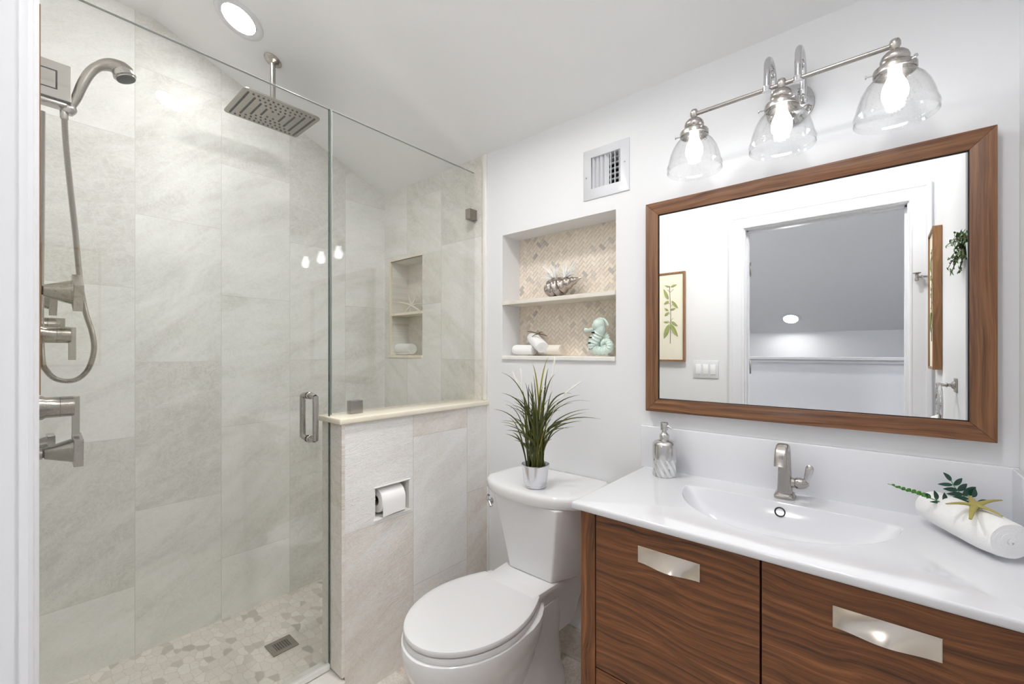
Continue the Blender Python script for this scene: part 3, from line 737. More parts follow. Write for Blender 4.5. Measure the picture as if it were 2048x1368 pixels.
# ================================================================ VANITY
t = thing('vanity_cabinet', 'walnut vanity cabinet with curved metal pulls under the white sink', 'vanity', (1.055, .2, 0))
XF = 1.055; ZT = .829
for y0_, y1_ in ((.597, .642), (-.235, -.19)):
    b = BM(); box(b, (XF, y0_, 0), (1.515, y1_, ZT), .0008); part('side_panel', b, M['wal_v'], t)
b = BM(); box(b, (XF+.025, -.19, .10), (1.515, .597, .735)); part('carcass', b, M['wal_d'], t)
b = BM(); box(b, (XF+.012, -.19, .795), (XF+.03, .597, ZT), .0006); part('top_rail', b, M['wal_d'], t)
def drawer(y0, y1, z0, z1, seed, py=None):
    b = BM(); box(b, (XF-.001, y0, z0), (XF+.019, y1, z1), .0012); d = part('drawer', b, M['wal_h'] if seed else M['wal_h'], t)
    if py:
        b = BM(); p0, p1 = py; zz0, zz1 = z1-.089, z1-.048; zz0, zz1 = .729, .7715; ny, nzz = 40, 14; rows = []
        for i in range(ny+1):
            u = i/ny; y = p0+(p1-p0)*u; r = []
            for j in range(nzz+1):
                v = j/nzz                                  # 0 at the top edge, 1 at the bottom edge
                bell = math.sin(PI*u)**2.2
                x = XF-.0035-.013*bell*v**1.5+.002*math.sin(PI*v)*math.sin(2*PI*u)
                r.append(V(x, y, zz1-(zz1-zz0)*v+.000))
            rows.append(r)
        loft(b, rows, closed=False); loft(b, [[q+V(.0015, 0, 0) for q in r] for r in rows], closed=False)
        box(b, (XF-.0035, p0, zz1-.0012), (XF+.001, p1, zz1)); box(b, (XF-.0035, p0, zz0), (XF+.001, p0+.0015, zz1)); box(b, (XF-.0035, p1-.0015, zz0), (XF+.001, p1, zz1))
        part('pull', b, M['pull'], d, smooth=True)
    return d
drawer(.1955, .5935, .400, .8185, 1, (.469, .320)); drawer(-.1865, .1915, .400, .8185, 2, (.067, -.083))
drawer(.1955, .5935, .11, .3965, 3); drawer(-.1865, .1915, .11, .3965, 4)

# countertop with moulded half-moon basin
t = thing('sink_countertop', 'glossy white vanity top with moulded half moon basin', 'sink', (1.28, .2, .83))
X0, X1, Y0, Y1 = 1.03, 1.5095, YS+.0005, .649
BCX, BCY, BD = 1.394, .208, .112
def rim(a):
    """half-moon outline round the point (1.30, .208)"""
    ox, oy = 1.30, BCY; dx, dy = math.cos(a), math.sin(a)
    best = 9
    if dx > 1e-6: best = (BCX-ox)/dx
    A = (dx/.268)**2+(dy/.252)**2; Bq = 2*((ox-BCX)*dx/.268**2+(oy-BCY)*dy/.252**2); Cq = ((ox-BCX)/.268)**2+((oy-BCY)/.252)**2-1
    r = (-Bq+math.sqrt(Bq*Bq-4*A*Cq))/(2*A)
    r = (r**-14+best**-14)**(-1/14) if best < 9 else r
    return ox+dx*r, oy+dy*r
def bz(x, y):
    u = (BCX-x)/.268; v = (y-BCY)/.252
    if u <= 0: return 0
    r = math.sqrt(u*u+v*v)
    if r >= 1: return 0
    return -BD*(1-math.exp(-(1-r)*.255/.042))*(1-math.exp(-(BCX-x)/.022))
NA = 240; angs = sorted(set([2*PI*i/NA for i in range(NA)]+[math.atan2(y-BCY, x-1.30) % (2*PI) for x in (X0, X1) for y in (Y0, Y1)]))
def rect(a):
    dx, dy = math.cos(a), math.sin(a); c_ = []
    if dx > 1e-9: c_.append((X1-1.30)/dx)
    if dx < -1e-9: c_.append((X0-1.30)/dx)
    if dy > 1e-9: c_.append((Y1-BCY)/dy)
    if dy < -1e-9: c_.append((Y0-BCY)/dy)
    r = min(c_); return 1.30+dx*r, BCY+dy*r
b = BM(); rows_ = [[b.verts.new((*rect(a), .85)) for a in angs]]
for k in (1.018, 1.009): rows_.append([b.verts.new((1.30+(rim(a)[0]-1.30)*k, BCY+(rim(a)[1]-BCY)*k, .85)) for a in angs])
for k in [1-.003*0, .996, .985, .97, .95, .925, .895, .86, .82, .77, .71, .64, .56, .47, .37, .26, .14]:
    r_ = []
    for a in angs:
        x, y = rim(a); x = 1.30+(x-1.30)*k; y = BCY+(y-BCY)*k
        r_.append(b.verts.new((x, y, .85+bz(x, y)-(.0004 if k == 1 else 0))))
    rows_.append(r_)
for q0, q1 in zip(rows_, rows_[1:]):
    for f in ringf(b, q0, q1): f.smooth = True
b.faces.new(rows_[-1]).smooth = True
top = rows_[0]
# rounded skirt round the front and left edges, then a flat underside
per = sorted([v for v in top if abs(v.co.y-Y1) < 1e-5], key=lambda v: -v.co.x)+sorted([v for v in top if abs(v.co.x-X0) < 1e-5 and abs(v.co.y-Y1) > 1e-5], key=lambda v: -v.co.y)
def offp(v, o, dz):
    x, y = v.co.x, v.co.y
    nx = -o if abs(x-X0) < 1e-5 else 0; ny = o if abs(y-Y1) < 1e-5 else 0
    return b.verts.new((x+nx, y+ny, .85+dz))
prev = per
for o, dz in ((.0022, -.0006), (.004, -.0025), (.0046, -.006), (.0046, -.015), (.003, -.019), (0, -.0205), (-.02, -.0205)):
    cur = [offp(v, o, dz) for v in per]
    for f in ringf(b, prev, cur, False): f.smooth = True
    prev = cur
auto(part('countertop', b, M['ctop'], t), 50)
b = BM(); box(b, (1.5095, YS+.0005, .845), (XM-.0003, .664, .999), .003, 3); part('backsplash', b, M['ctop'], t, smooth=True)
b = BM(); box(b, (1.035, YS+.0004, .8505), (1.511, YS+.0145, .999), .003, 3); part('side_splash', b, M['ctop'], t, smooth=True)
b = BM(); rv_ = ray(1560, 1024); s_ = 1.0
while True:
    q = rv_*s_+V(0, 0, H)
    if q.z < .85+bz(q.x, q.y): break
    s_ += .0005
e_ = .001; gxx = (bz(q.x+e_, q.y)-bz(q.x-e_, q.y))/(2*e_); gyy = (bz(q.x, q.y+e_)-bz(q.x, q.y-e_))/(2*e_)
c_ = q; ax = Vector((-gxx, -gyy, 1)).normalized(); c_ = c_+ax*.001
lathe(b, [(.0135, -.003), (.0135, .0012), (.0105, .002), (.0095, -.001)], c_, ax, 28); part('overflow_ring', b, M['darkg'], t, smooth=True)
b = BM(); lathe(b, [(.031, 0), (.031, .002), (.026, .004), (.005, .006)], (1.30, .208, .7525), (0, 0, 1), 32); part('drain_plug', b, M['chrome'], t, smooth=True)

# ---------------------------------------------------------------- faucet
fx, fy, f0 = 1.452, .205, .85
t = thing('faucet', 'brushed nickel single lever faucet behind the basin', 'faucet', (fx, fy, f0))
def sq(cx_, cy_, z, hx_, hy_, r=.3, n_=24, ang=0, tilt=0):
    pts = []
    for i in range(n_):
        a = 2*PI*i/n_; c, s = math.cos(a), math.sin(a); p = 2/(.5)
        x = hx_*math.copysign(abs(c)**.45, c); y = hy_*math.copysign(abs(s)**.45, s); pts.append(V(cx_+x, cy_+y, z+tilt*x))
    return pts
b = BM(); loft(b, [sq(fx, fy, z, h, h*1.02) for z, h in ((.8502, .0255), (.857, .0255), (.859, .0235), (.864, .0225), (.866, .0195))], smooth=False); part('base', b, M['nick'], t)
b = BM(); rings = []
sec = [(.866, 0, .0185, .0185, 0), (.90, -.001, .0165, .0170, 0), (.935, -.003, .0145, .0155, 0), (.960, -.006, .0130, .0150, .25)]
for z, dx, hx_, hy_, tl in sec: rings.append(sq(fx+dx, fy, z, hx_, hy_, tilt=tl))
def arc(c, a, R, hx_, hy_):
    """square section round the spout bend"""
    o = V(c[0]+R*math.cos(a), fy, c[1]+R*math.sin(a)); rad = V(math.cos(a), 0, math.sin(a)); pts = []
    for i in range(24):
        q = 2*PI*i/24; cc, ss = math.cos(q), math.sin(q)
        pts.append(o+rad*(hx_*math.copysign(abs(cc)**.55, cc))+V(0, hy_*math.copysign(abs(ss)**.55, ss), 0))
    return pts
for k in range(0, 11):
    a = math.radians(8+k*16.2); u = k/10
    rings.append(arc((fx-.036, .968), a, .030+.004*u, .0125-.003*u, .015+.0005*u))
rings.append([p+V(-.0045, 0, -.022) for p in rings[-1]])
loft(b, rings); part('spout', b, M['nick'], t, smooth=True)
b = BM(); lathe(b, [(.017, 0), (.0145, .010), (.0125, .018), (.0155, .022), (.0158, .030), (.0135, .040), (.009, .047), (.006, .05)], (fx+.001, fy-.006, .895), (0, -1, .06), 28)
part('lever_hub', b, M['nick'], t, smooth=True)
b = BM(); pts = spline([(fx, fy-.053, .893), (fx, fy-.052, .910), (fx, fy-.057, .932), (fx, fy-.060, .952)], 6)
tube(b, pts, [.0055, .0055, .0056, .0058, .006, .0063, .0068, .0072, .0078, .0083, .0088, .0092, .0095, .0097, .0098, .0097, .0092, .0075, .004], 18, flat=.6); part('lever', b, M['steel'], t, smooth=True)

# ---------------------------------------------------------------- soap dispenser
sx, sy = 1.447, .553
t = thing('soap_dispenser', 'brushed steel soap pump bottle with twisted glass lower half', 'soap dispenser', (sx, sy, .85))
b = BM(); lathe(b, [(.0385, .058), (.0388, .060), (.0388, .103), (.037, .109), (.030, .116), (.020, .1195), (.0155, .121), (.0155, .124)], (sx, sy, .85), (0, 0, 1), 48); part('steel_body', b, M['steel'], t, smooth=True)
b = BM(); rings = []
for k in range(22):
    z = .001+k*.0575/21; rings.append([V(sx+(.0372+.0012*math.cos(12*(a := 2*PI*i/96)+z*190))*math.cos(a), sy+(.0372+.0012*math.cos(12*a+z*190))*math.sin(a), .85+z) for i in range(96)])
loft(b, rings); part('twisted_glass_base', b, plain('mercury_glass', (.78, .79, .79), .08, .9), t, smooth=True)
b = BM(); lathe(b, [(.0155, .123), (.016, .126), (.016, .137), (.0145, .139), (.0085, .145), (.008, .152), (.0125, .154), (.0130, .157), (.0130, .176), (.012, .179), (.003, .180)], (sx, sy, .85), (0, 0, 1), 32)
tube(b, [(sx, sy, 1.018), (sx-.004, sy-.016, 1.0165), (sx-.006, sy-.028, 1.010)], [.004, .0038, .003], 10); part('pump', b, M['steel'], t, smooth=True)

# ================================================================ TOILET
TY = 1.01
t = thing('toilet', 'white two piece elongated toilet with closed lid', 'toilet', (1.15, TY, 0))
def egg(cx_, cy_, z, back, front, hw, sq_=.9, n_=48, dz=None):
    """egg outline: round toward -x (front), squarer toward +x"""
    pts = []
    for i in range(n_):
        a = 2*PI*i/n_; c, s = math.cos(a), math.sin(a)
        if c < 0: x = -front*abs(c)**1.0; y = hw*s
        else: x = back*abs(c)**sq_; y = hw*math.copysign(abs(s)**(1.0+.0), s)
        if c > 0: y *= (1-.32*(c**1.6))
        pts.append(V(cx_+x, cy_+y, z+(dz(cx_+x) if dz else 0)))
    return pts
EC = 1.0; YC_ = 1.022
def lidr(z, k):
    e = (1-k)*.19; pts = []; n_ = 15
    for i in range(n_+1):                              # left side from the square back corner forward
        u = 1-i/n_; pts.append(V(EC+.218*u-e*(u > .9), YC_+(.186*(1-.36*u**1.9)-e), z))
    for i in range(1, 32):
        a = PI/2+PI*i/32; pts.append(V(EC+(.240-e)*math.cos(a), YC_+(.186-e)*math.sin(a), z))
    for i in range(n_+1):
        u = i/n_; pts.append(V(EC+.218*u-e*(u > .9), YC_-(.186*(1-.36*u**1.9)-e), z))
    return pts
b = BM(); loft(b, [lidr(.4075, .965), lidr(.409, .99), lidr(.413, 1.0), lidr(.420, 1.0), lidr(.4245, .988), lidr(.4275, .95), lidr(.429, .85), lidr(.4292, .4)]); part('lid', b, M['seat'], t, smooth=True)
b = BM(); loft(b, [lidr(.388, .985), lidr(.389, 1.0), lidr(.400, 1.0), lidr(.4045, .985), lidr(.4055, .9)]); part('seat', b, M['seat'], t, smooth=True)
for s in (-1, 1):
    b = BM(); lathe(b, [(.012, 0), (.012, .016), (.009, .022)], (1.222, YC_+s*.075, .392), (0, 0, 1), 16); part('seat_hinge', b, M['seat'], t, smooth=True)
b = BM(); rings = []
for z, bk, fr, hw, cx_ in ((.0, .32, .205, .115, 1.04), (.012, .325, .212, .120, 1.04), (.035, .32, .205, .115, 1.04), (.07, .30, .185, .102, 1.04), (.13, .30, .180, .104, 1.03), (.19, .30, .195, .120, 1.02), (.25, .30, .218, .148, 1.01), (.30, .30, .236, .172, 1.0), (.34, .30, .247, .186, 1.0), (.370, .30, .250, .191, 1.0), (.384, .30, .247, .189, 1.0), (.3885, .295, .238, .182, 1.0)):
    rings.append(egg(cx_, TY+.012, z, bk, fr, hw, .6))
loft(b, rings); part('bowl', b, M['porc'], t, smooth=True)
b = BM()   # deck under the tank with flared neck
def deck(z, x0, x1, h0, h1, n_=9):
    pts = []
    for i in range(n_): u = i/(n_-1); pts.append(V(x0+(x1-x0)*u, TY-(h0+(h1-h0)*u**1.5), z))
    for i in range(n_): u = 1-i/(n_-1); pts.append(V(x0+(x1-x0)*u, TY+(h0+(h1-h0)*u**1.5), z))
    return pts
loft(b, [deck(.20, 1.20, 1.47, .075, .085), deck(.28, 1.18, 1.48, .082, .098), deck(.34, 1.17, 1.485, .092, .115), deck(.385, 1.16, 1.49, .105, .132), deck(.415, 1.15, 1.495, .118, .146), deck(.427, 1.155, 1.494, .116, .145), deck(.431, 1.17, 1.49, .11, .140)]); part('tank_deck', b, M['porc'], t, smooth=True)
b = BM()   # lower rear trapway swelling and foot
loft(b, [egg(1.22, TY, z, bk, fr, hw, .5) for z, bk, fr, hw in ((0, .235, .20, .128), (.03, .235, .20, .128), (.05, .225, .19, .116), (.09, .22, .18, .105), (.20, .225, .18, .098), (.30, .235, .18, .105), (.36, .24, .16, .11))]); part('pedestal', b, M['porc'], t, smooth=True)
def tank(z, fw, hw, xf, xb):
    """flat front, angled front corners, straight back"""
    return [V(xf, TY-.012-fw, z), V(xf, TY-.012+fw, z), V(xf+.018, TY-.012+fw+.012, z), V(xf+.10, TY+hw, z), V(xb-.02, TY+hw, z), V(xb, TY+hw-.02, z), V(xb, TY-hw+.02, z), V(xb-.02, TY-hw, z), V(xf+.10, TY-hw, z), V(xf+.018, TY-.012-fw-.012, z)]
b = BM(); rg = []
for u in [i/8 for i in range(9)]:
    z = .432+u*(.714-.432); q = u**.8
    rg.append(tank(z, .098+.050*u, .158+.062*u, 1.272-.036*u**1.3, 1.496))
loft(b, [tank(.430, .088, .145, 1.285, 1.49)]+rg); part('tank', b, M['porc'], t, bev=.009)
def tlid(z, e):
    pts = []; fr = 1.214; n_ = 14
    for i in range(n_+1):
        u = -1+2*i/n_; pts.append(V(fr-e+.055*abs(u)**2.6, TY+u*(.205+e), z))
    pts += [V(1.30, TY+.232+e, z), V(1.38, TY+.236+e, z), V(1.505, TY+.225+e, z), V(1.5275+min(e, 0)*.2, TY+.20, z), V(1.5275+min(e, 0)*.2, TY-.20, z), V(1.505, TY-.225-e, z), V(1.38, TY-.236-e, z), V(1.30, TY-.232-e, z)]
    return pts
b = BM(); loft(b, [tlid(.7145, -.010), tlid(.716, -.004), tlid(.722, -.001), tlid(.742, 0), tlid(.752, -.002), tlid(.757, -.007), tlid(.760, -.018), tlid(.7605, -.05)]); part('tank_lid', b, M['porc'], t, smooth=True)
b = BM(); hpnt = V(1.262, 1.178, .672); lathe(b, [(.012, 0), (.013, .004), (.007, .008), (.006, .014)], hpnt, (-.9, .35, 0), 20)
tube(b, spline([hpnt+V(-.014, .006, 0), hpnt+V(-.018, .012, .012), hpnt+V(-.017, .004, .026)], 5), [.005]*5+[.0045]*5+[.0065], 10)
tube(b, [hpnt+V(-.014, .004, 0), hpnt+V(-.020, -.012, -.014)], [.005, .006], 10)
part('flush_lever', b, M['chrome'], t, smooth=True)

# ================================================================ SMALL THINGS
def strip(bm, pts, wid, up=Vector((0, 0, 1)), twist=0):
    """tapering leaf blade with a slight fold along the middle"""
    L = []; n_ = len(pts)
    for i, p in enumerate(pts):
        d = (pts[min(i+1, n_-1)]-pts[max(i-1, 0)]).normalized()
        s = d.cross(up); s = s.normalized() if s.length > 1e-4 else Vector((1, 0, 0))
        if twist: s = Matrix.Rotation(twist*i/n_, 3, d) @ s
        nn = s.cross(d); w2 = wid[i]/2
        L.append([p-s*w2+nn*w2*.35, p, p+s*w2+nn*w2*.35])
    for a, c in zip(L, L[1:]):
        va = [bm.verts.new(q) for q in a]; vc = [bm.verts.new(q) for q in c]
        for k in (0, 1): bm.faces.new((va[k], va[k+1], vc[k+1], vc[k])).smooth = True
def bez(a, c, e, n_=12): return [a*(1-u)**2+c*2*u*(1-u)+e*u*u for u in [i/n_ for i in range(n_+1)]]
# ---- grass in a metal pot on the tank lid
pc = V(1.292, .984, .7607)
t = thing('potted_grass', 'artificial grass with white plumes in a galvanised pot on the toilet tank', 'plant', pc)
b = BM(); lathe(b, [(.0385, .0005), (.040, .002), (.0405, .007), (.0395, .0085), (.041, .010), (.0415, .0115), (.052, .082), (.0535, .084), (.0535, .086), (.0515, .0865), (.0505, .082), (.045, .05)], pc, (0, 0, 1), 48, True, False)
pt = part('pot', b, M['galv'], t, smooth=True)
b = BM(); lathe(b, [(.048, .066), (.048, .070)], pc, (0, 0, 1), 32); part('soil', b, M['soil'], t)
R = random.Random(11)
PD = 1.62
tips = [(987, 818), (1003, 745), (1003, 786), (1002, 800), (1065, 728), (1097, 736), (1110, 748), (1143, 787), (1182, 803), (1178, 818), (1202, 838), (1160, 790), (1025, 865), (1094, 770), (1120, 798), (1145, 805), (1056, 775), (1024, 795), (1047, 790), (1080, 800), (1030, 820), (1172, 825), (1130, 830), (1018, 835), (1008, 850), (1140, 845), (1104, 878), (1028, 880)]
bg, by = BM(), BM()
cols = 0
for i in range(86):
    if i < len(tips): tp = tips[i]; d = PD+R.uniform(-.07, .07)
    else:
        u = R.gauss(0, 1); tp = (1070+u*38, 880-abs(R.gauss(70, 34))*(1-.18*abs(u))); d = PD+R.uniform(-.10, .08)
    e = ond(tp[0], tp[1], d)
    if e.x > 1.505: e.x = 1.505
    a = R.uniform(0, 2*PI); rr2 = .034*math.sqrt(R.random()); s = pc+V(rr2*math.cos(a), rr2*math.sin(a), .068)
    hgt = e.z-s.z; out = e-s; out.z = 0
    c = s+out*(.12 if out.length > .09 else .3)+V(0, 0, hgt*(.9 if out.length < .09 else .86)+(.02 if out.length > .11 else 0))
    if i in (7, 8, 10): c.z += .05
    pts = bez(s, c, e, 14); wd = R.uniform(.0045, .0075)
    ws = [wd*(.75+.5*math.sin(PI*min(1, k/9)*.5))*(1-(k/14)**2.2)+.0004 for k in range(15)]
    strip(by if i in (4, 8, 40, 52, 66, 71) else bg, pts, ws, up=V(CO, SI, 0).lerp(V(R.uniform(-1, 1), R.uniform(-1, 1), .1), .45), twist=R.uniform(-.8, .8))
part('grass_blades', bg, M['grass'], t); part('yellow_blades', by, M['grassy'], t)
for (a, e) in (((1046, 800), (1026, 745)), ((1046, 790), (1041, 737)), ((1098, 800), (1110, 716)), ((1083, 800), (1094, 738)), ((1116, 800), (1163, 763))):
    b = BM(); A = ond(*a, PD-.01); E_ = ond(*e, PD+.01); mid = A.lerp(E_, .5)+V(0, 0, .006)
    pts = bez(A, mid, E_, 12); 
    for k in range(90):
        u = R.random(); i0 = min(11, int(u*12)); p = pts[i0].lerp(pts[i0+1], u*12-i0); d = (pts[i0+1]-pts[i0]).normalized()
        q = Vector((R.gauss(0, 1), R.gauss(0, 1), R.gauss(0, 1))); q = (q-d*q.dot(d)).normalized()
        tube(b, [p, p+d*.009+q*.0058], [.0007, .0003], 4, False)
    tube(b, pts, [.0016+.0012*math.sin(PI*k/12) for k in range(13)], 8)
    s0 = pc+V(0, 0, .07); tube(b, bez(s0, s0.lerp(A, .5)+V(0, 0, .03), A, 8), .0008, 5)
    part('plume', b, M['plume'], t)

# ---- rolled towels
def roll(name, label, A, B, r, mat, group=None, squash=.9, loose=.012, turns=3.2, seed=0, bulge=.06, cat='towel'):
    """spiral of thick cloth between the ends A and B"""
    A, B = Vector(A), Vector(B); L = (B-A).length; ax = (B-A)/L
    a, c = frame_of(ax)
    if c.z < 0: c = -c
    R2 = random.Random(seed); b = BM(); n_ = 96; m_ = 14; th_ = r/turns
    rings_o, rings_i = [], []
    for j in range(m_+1):
        u = j/m_; P = A+ax*L*u; k = 1+bulge*math.sin(PI*u)+R2.uniform(-.012, .012)
        ed = .93 if j in (0, m_) else .99 if j in (1, m_-1) else 1
        ro, ri = [], []
        for i in range(n_+1):
            th2 = i/n_*turns*2*PI; rad = (.12*r+(r-.12*r)*i/n_)
            ex = (1.0 if i < n_*.66 else ed)
            lump = 1+.025*math.sin(th2*1.3+u*5+seed)+.02*math.sin(u*9+th2*.7)
            for o, rd in ((ro, rad), (ri, max(.001, rad-th_*.86))):
                rd2 = rd*k*ex*lump
                o.append(P+a*(math.cos(th2+seed)*rd2)+c*(math.sin(th2+seed)*rd2*squash)+ax*(loose*(R2.uniform(-.04, .04)+(i/n_-.6)*(-1 if j == 0 else 1 if j == m_ else 0)*-.35)))
        rings_o.append(ro); rings_i.append(ri)
    loft(b, rings_o, closed=False); loft(b, rings_i, closed=False)
    for e in (0, m_):   # close the cloth at both ends and along its free edges
        va = [b.verts.new(p) for p in rings_o[e]]; vb = [b.verts.new(p) for p in rings_i[e]]; ringf(b, va, vb, False)
    for e in (0, n_):
        va = [b.verts.new(r_[e]) for r_ in rings_o]; vb = [b.verts.new(r_[e]) for r_ in rings_i]; ringf(b, va, vb, False)
    bmesh.ops.remove_doubles(b, verts=b.verts, dist=.0003)
    o = part(name, b, mat, None, loc=(A+B)/2, smooth=True); tag(o, label, cat, group)
    return o
g_t = 'rolled towels in the wall niche'
zb = NM[2]+.006
roll('rolled_towel', 'white rolled hand towel lying at the left end of the wall niche', (1.60, 1.345, zb+.026), (1.60, 1.225, zb+.026), .0285, M['towel'], g_t, .88, seed=1)
roll('rolled_towel', 'ivory rolled hand towel lying right of the crossed towel in the niche', (1.605, 1.195, zb+.026), (1.605, 1.075, zb+.026), .0285, M['towelw'], g_t, .88, seed=2)
roll('rolled_towel', 'rolled hand towel propped diagonally on top with its coiled end forward', (1.640, 1.270, zb+.086), (1.560, 1.150, zb+.036), .034, M['towel'], g_t, .92, seed=3)
roll('rolled_towel', 'white rolled towel on the lower shelf of the shower niche', (1.585, 2.300, NS[2]+.042), (1.585, 2.14, NS[2]+.042), .041, M['towel'], None, .9, seed=4)
b = BM(); kc = onx(1077, 668, 1.585)
for e in ((1054, 663), (1094, 672), (1064, 674), (1085, 664)):
    E_ = onx(*e, 1.58); tube(b, spline([kc, kc.lerp(E_, .5)+V(-.003, 0, .003), E_], 4), [.0022]*5+[.0018]*3+[.0008], 7)
tag(part('twig_bow', b, M['twig'], None, loc=kc, smooth=True), 'brown twig bow tied on top of the diagonal rolled towel', 'decoration')
roll('rolled_towel', 'large white rolled towel lying across the right end of the counter', (1.462, -.100, .892), (1.285, -.200, .892), .0435, M['towel'], None, .92, seed=5, turns=3.6, bulge=.08)

# ---- starfish
def starfish(name, label, pts, c, r0, mat, th_=.5, cat='starfish'):
    b = BM(); c = Vector(c)
    for p in pts:
        p = Vector(p); d = p-c; L = d.length; cc = [c+d*u+V(0, 0, r0*.35*math.sin(PI*u)) for u in [i/10 for i in range(11)]]
        tube(b, cc, [r0*(1.05-.75*u**.8)*(1+.05*math.sin(u*40)) for u in [i/10 for i in range(11)]], 12, flat=th_)
    lathe(b, [(.2*r0, -.5*r0), (r0, -.3*r0), (r0*1.15, 0), (r0*.8, .4*r0), (.1*r0, .62*r0)], c, (0, 0, 1), 20)
    return tag(part(name, b, mat, None, loc=c, smooth=True), label, cat)
zt_ = .9405; sc5 = lambda u, v: (1600+.2924*u, 860+.2924*v)
sp = []
for (u, v), z in (((1155, 450), zt_-.006), ((1378, 480), zt_+.006), ((1385, 590), zt_-.006), ((1165, 610), zt_-.010), ((1000, 505), zt_+.002)):
    p = onz(*sc5(u, v), z); sp.append(p)
starfish('starfish', 'olive starfish resting on the counter towel beside the fern sprig', sp, onz(*sc5(1195, 515), zt_), .0080, M['star'])
cS = onx(823, 611, 1.588)
sp = [onx(x, y, d) for x, y, d in ((798, 604, 1.56), (816, 589, 1.60), (833, 592, 1.62), (852, 606, 1.58), (808, 627, 1.56), (843, 625, 1.56))]
b_ = starfish('starfish', 'white starfish ornament standing on the shelf of the shower niche', sp, cS, .0075, M['starw'], .8)

# ---- fern sprigs on the towel
def leaflet(bm, A, B, w2, nrm):
    A, B = Vector(A), Vector(B); d = B-A; s = d.cross(nrm).normalized(); nn = s.cross(d).normalized(); rows = []
    for i in range(9):
        u = i/8; hw = w2*math.sin(PI*u**.8)**.8 if 0 < u < 1 else .0003
        p = A+d*u+nn*(.12*w2*math.sin(PI*u))
        rows.append([p-s*hw+nn*hw*.25, p, p+s*hw+nn*hw*.25])
    for a, c in zip(rows, rows[1:]):
        va = [bm.verts.new(q) for q in a]; vc = [bm.verts.new(q) for q in c]
        for k in (0, 1): bm.faces.new((va[k], va[k+1], vc[k+1], vc[k])).smooth = True
    bt = [[q-nn*.0005 for q in r] for r in rows]
    for a, c in zip(bt, bt[1:]):
        va = [bm.verts.new(q) for q in a]; vc = [bm.verts.new(q) for q in c]
        for k in (0, 1): bm.faces.new((va[k], va[k+1], vc[k+1], vc[k])).smooth = True
fd = .985; fern = lambda u, v, d=0: ond(*sc5(u, v), fd+d)
vw = V(-CO, -SI, .35)
t = thing('fern_sprig', 'dark green fern sprig fanned up behind the olive starfish', 'sprig', fern(1190, 510))
b = BM()
for (a, e, w2, d0) in (((1035, 350), (980, 290), .0058, .03), ((1050, 378), (1110, 330), .0055, .03), ((1045, 375), (942, 370), .0042, .02), ((1075, 415), (1143, 368), .0062, .025), ((1080, 412), (978, 402), .0052, .02), ((1110, 447), (1203, 390), .0085, .02), ((1120, 440), (1002, 436), .0050, .015), ((1155, 470), (1022, 462), .0050, .01), ((1175, 500), (1085, 492), .0050, .005), ((1205, 505), (1285, 482), .0060, .01), ((1180, 460), (1200, 400), .0060, .015)):
    leaflet(b, fern(*a, d0), fern(*e, d0+.008), w2, vw)
part('leaves', b, M['fernd'], t)
b = BM(); tube(b, spline([fern(1215, 515, .0), fern(1130, 460, .015), fern(1070, 405, .025), fern(1032, 345, .03)], 6), .0009, 6); part('stem', b, M['fernl'], t)
t = thing('fern_sprig', 'slender bright green fern tip pointing left over the towel end', 'sprig', fern(1000, 515))
b = BM(); b2 = BM()
for k, (u, v) in enumerate(((650, 384), (690, 398), (722, 408), (760, 418), (795, 428), (830, 440), (862, 452))):
    w2 = .0030+.0004*k; d0 = .035-.004*k
    leaflet(b, fern(u, v, d0), fern(u-22-2*k, v-14-k, d0), w2, vw); leaflet(b, fern(u, v, d0), fern(u+24, v+13, d0-.004), w2, vw)
part('small_leaves', b, M['fernl'], t)
for (a, e, w2) in (((895, 464), (852, 430), .0042), ((935, 480), (918, 413), .0056), ((985, 492), (988, 428), .0056), ((978, 497), (888, 490), .0032)): leaflet(b2, fern(*a, .008), fern(*e, .012), w2, vw)
part('leaves', b2, M['fernd'], t)
b = BM(); tube(b, spline([fern(1010, 513, .004), fern(900, 470, .012), fern(760, 420, .022), fern(600, 368, .036)], 6), [.0011]*12+[.0008]*7, 6); part('stem', b, M['fernl'], t)

# ---- aqua seahorse
SX = 1.572
sh = lambda u, v, dx=0: onx(1160+.0585*u, 640+.0585*v, SX+dx)
t = thing('seahorse_figurine', 'pale aqua ceramic seahorse on the right of the niche sill', 'figurine', (SX, .865, zb))
mm = .000118
b = BM(); path = [(650, 190, 205), (700, 330, 200), (640, 470, 200), (560, 620, 215), (480, 800, 225), (500, 960, 225), (640, 1045, 165), (810, 1060, 150), (960, 1010, 150), (1020, 910, 145), (1000, 800, 125), (920, 730, 110), (840, 740, 100), (780, 800, 92), (775, 870, 84), (820, 910, 74), (875, 880, 62), (860, 835, 46)]
pp = spline([sh(u, v) for u, v, r in path], 8); rad = []
for i in range(len(pp)):
    f = i/8; k = min(int(f), len(path)-2); r = path[k][2]+(path[k+1][2]-path[k][2])*(f-k)
    rib = 1+(.075*math.cos(i*2*PI/5) if i > 14 else 0); rad.append(r*mm*rib)
tube(b, pp, rad, 28, flat=.95); part('body', b, M['aqua'], t, smooth=True)
b = BM(); lathe(b, [(.006*.3, -.027), (.018, -.022), (.0265, -.008), (.027, .003), (.022, .016), (.012, .024), (.002, .027)], sh(640, 160, -.002), (0, .25, 1), 28)
part('head', b, M['aqua'], t, smooth=True)
b = BM(); tube(b, [sh(520, 300), sh(400, 335), sh(290, 345), sh(215, 350), sh(175, 352)], [.014, .008, .0065, .010, .0105], 16); part('snout', b, M['aqua'], t, smooth=True)
b = BM()
for k in range(7):
    a = math.radians(60-k*22); leaflet(b, sh(830, 640, .004), sh(830+math.cos(a)*230*.9, 640-math.sin(a)*230-20, .006), .0042, V(-1, 0, 0))
part('fin', b, M['aqua'], t)
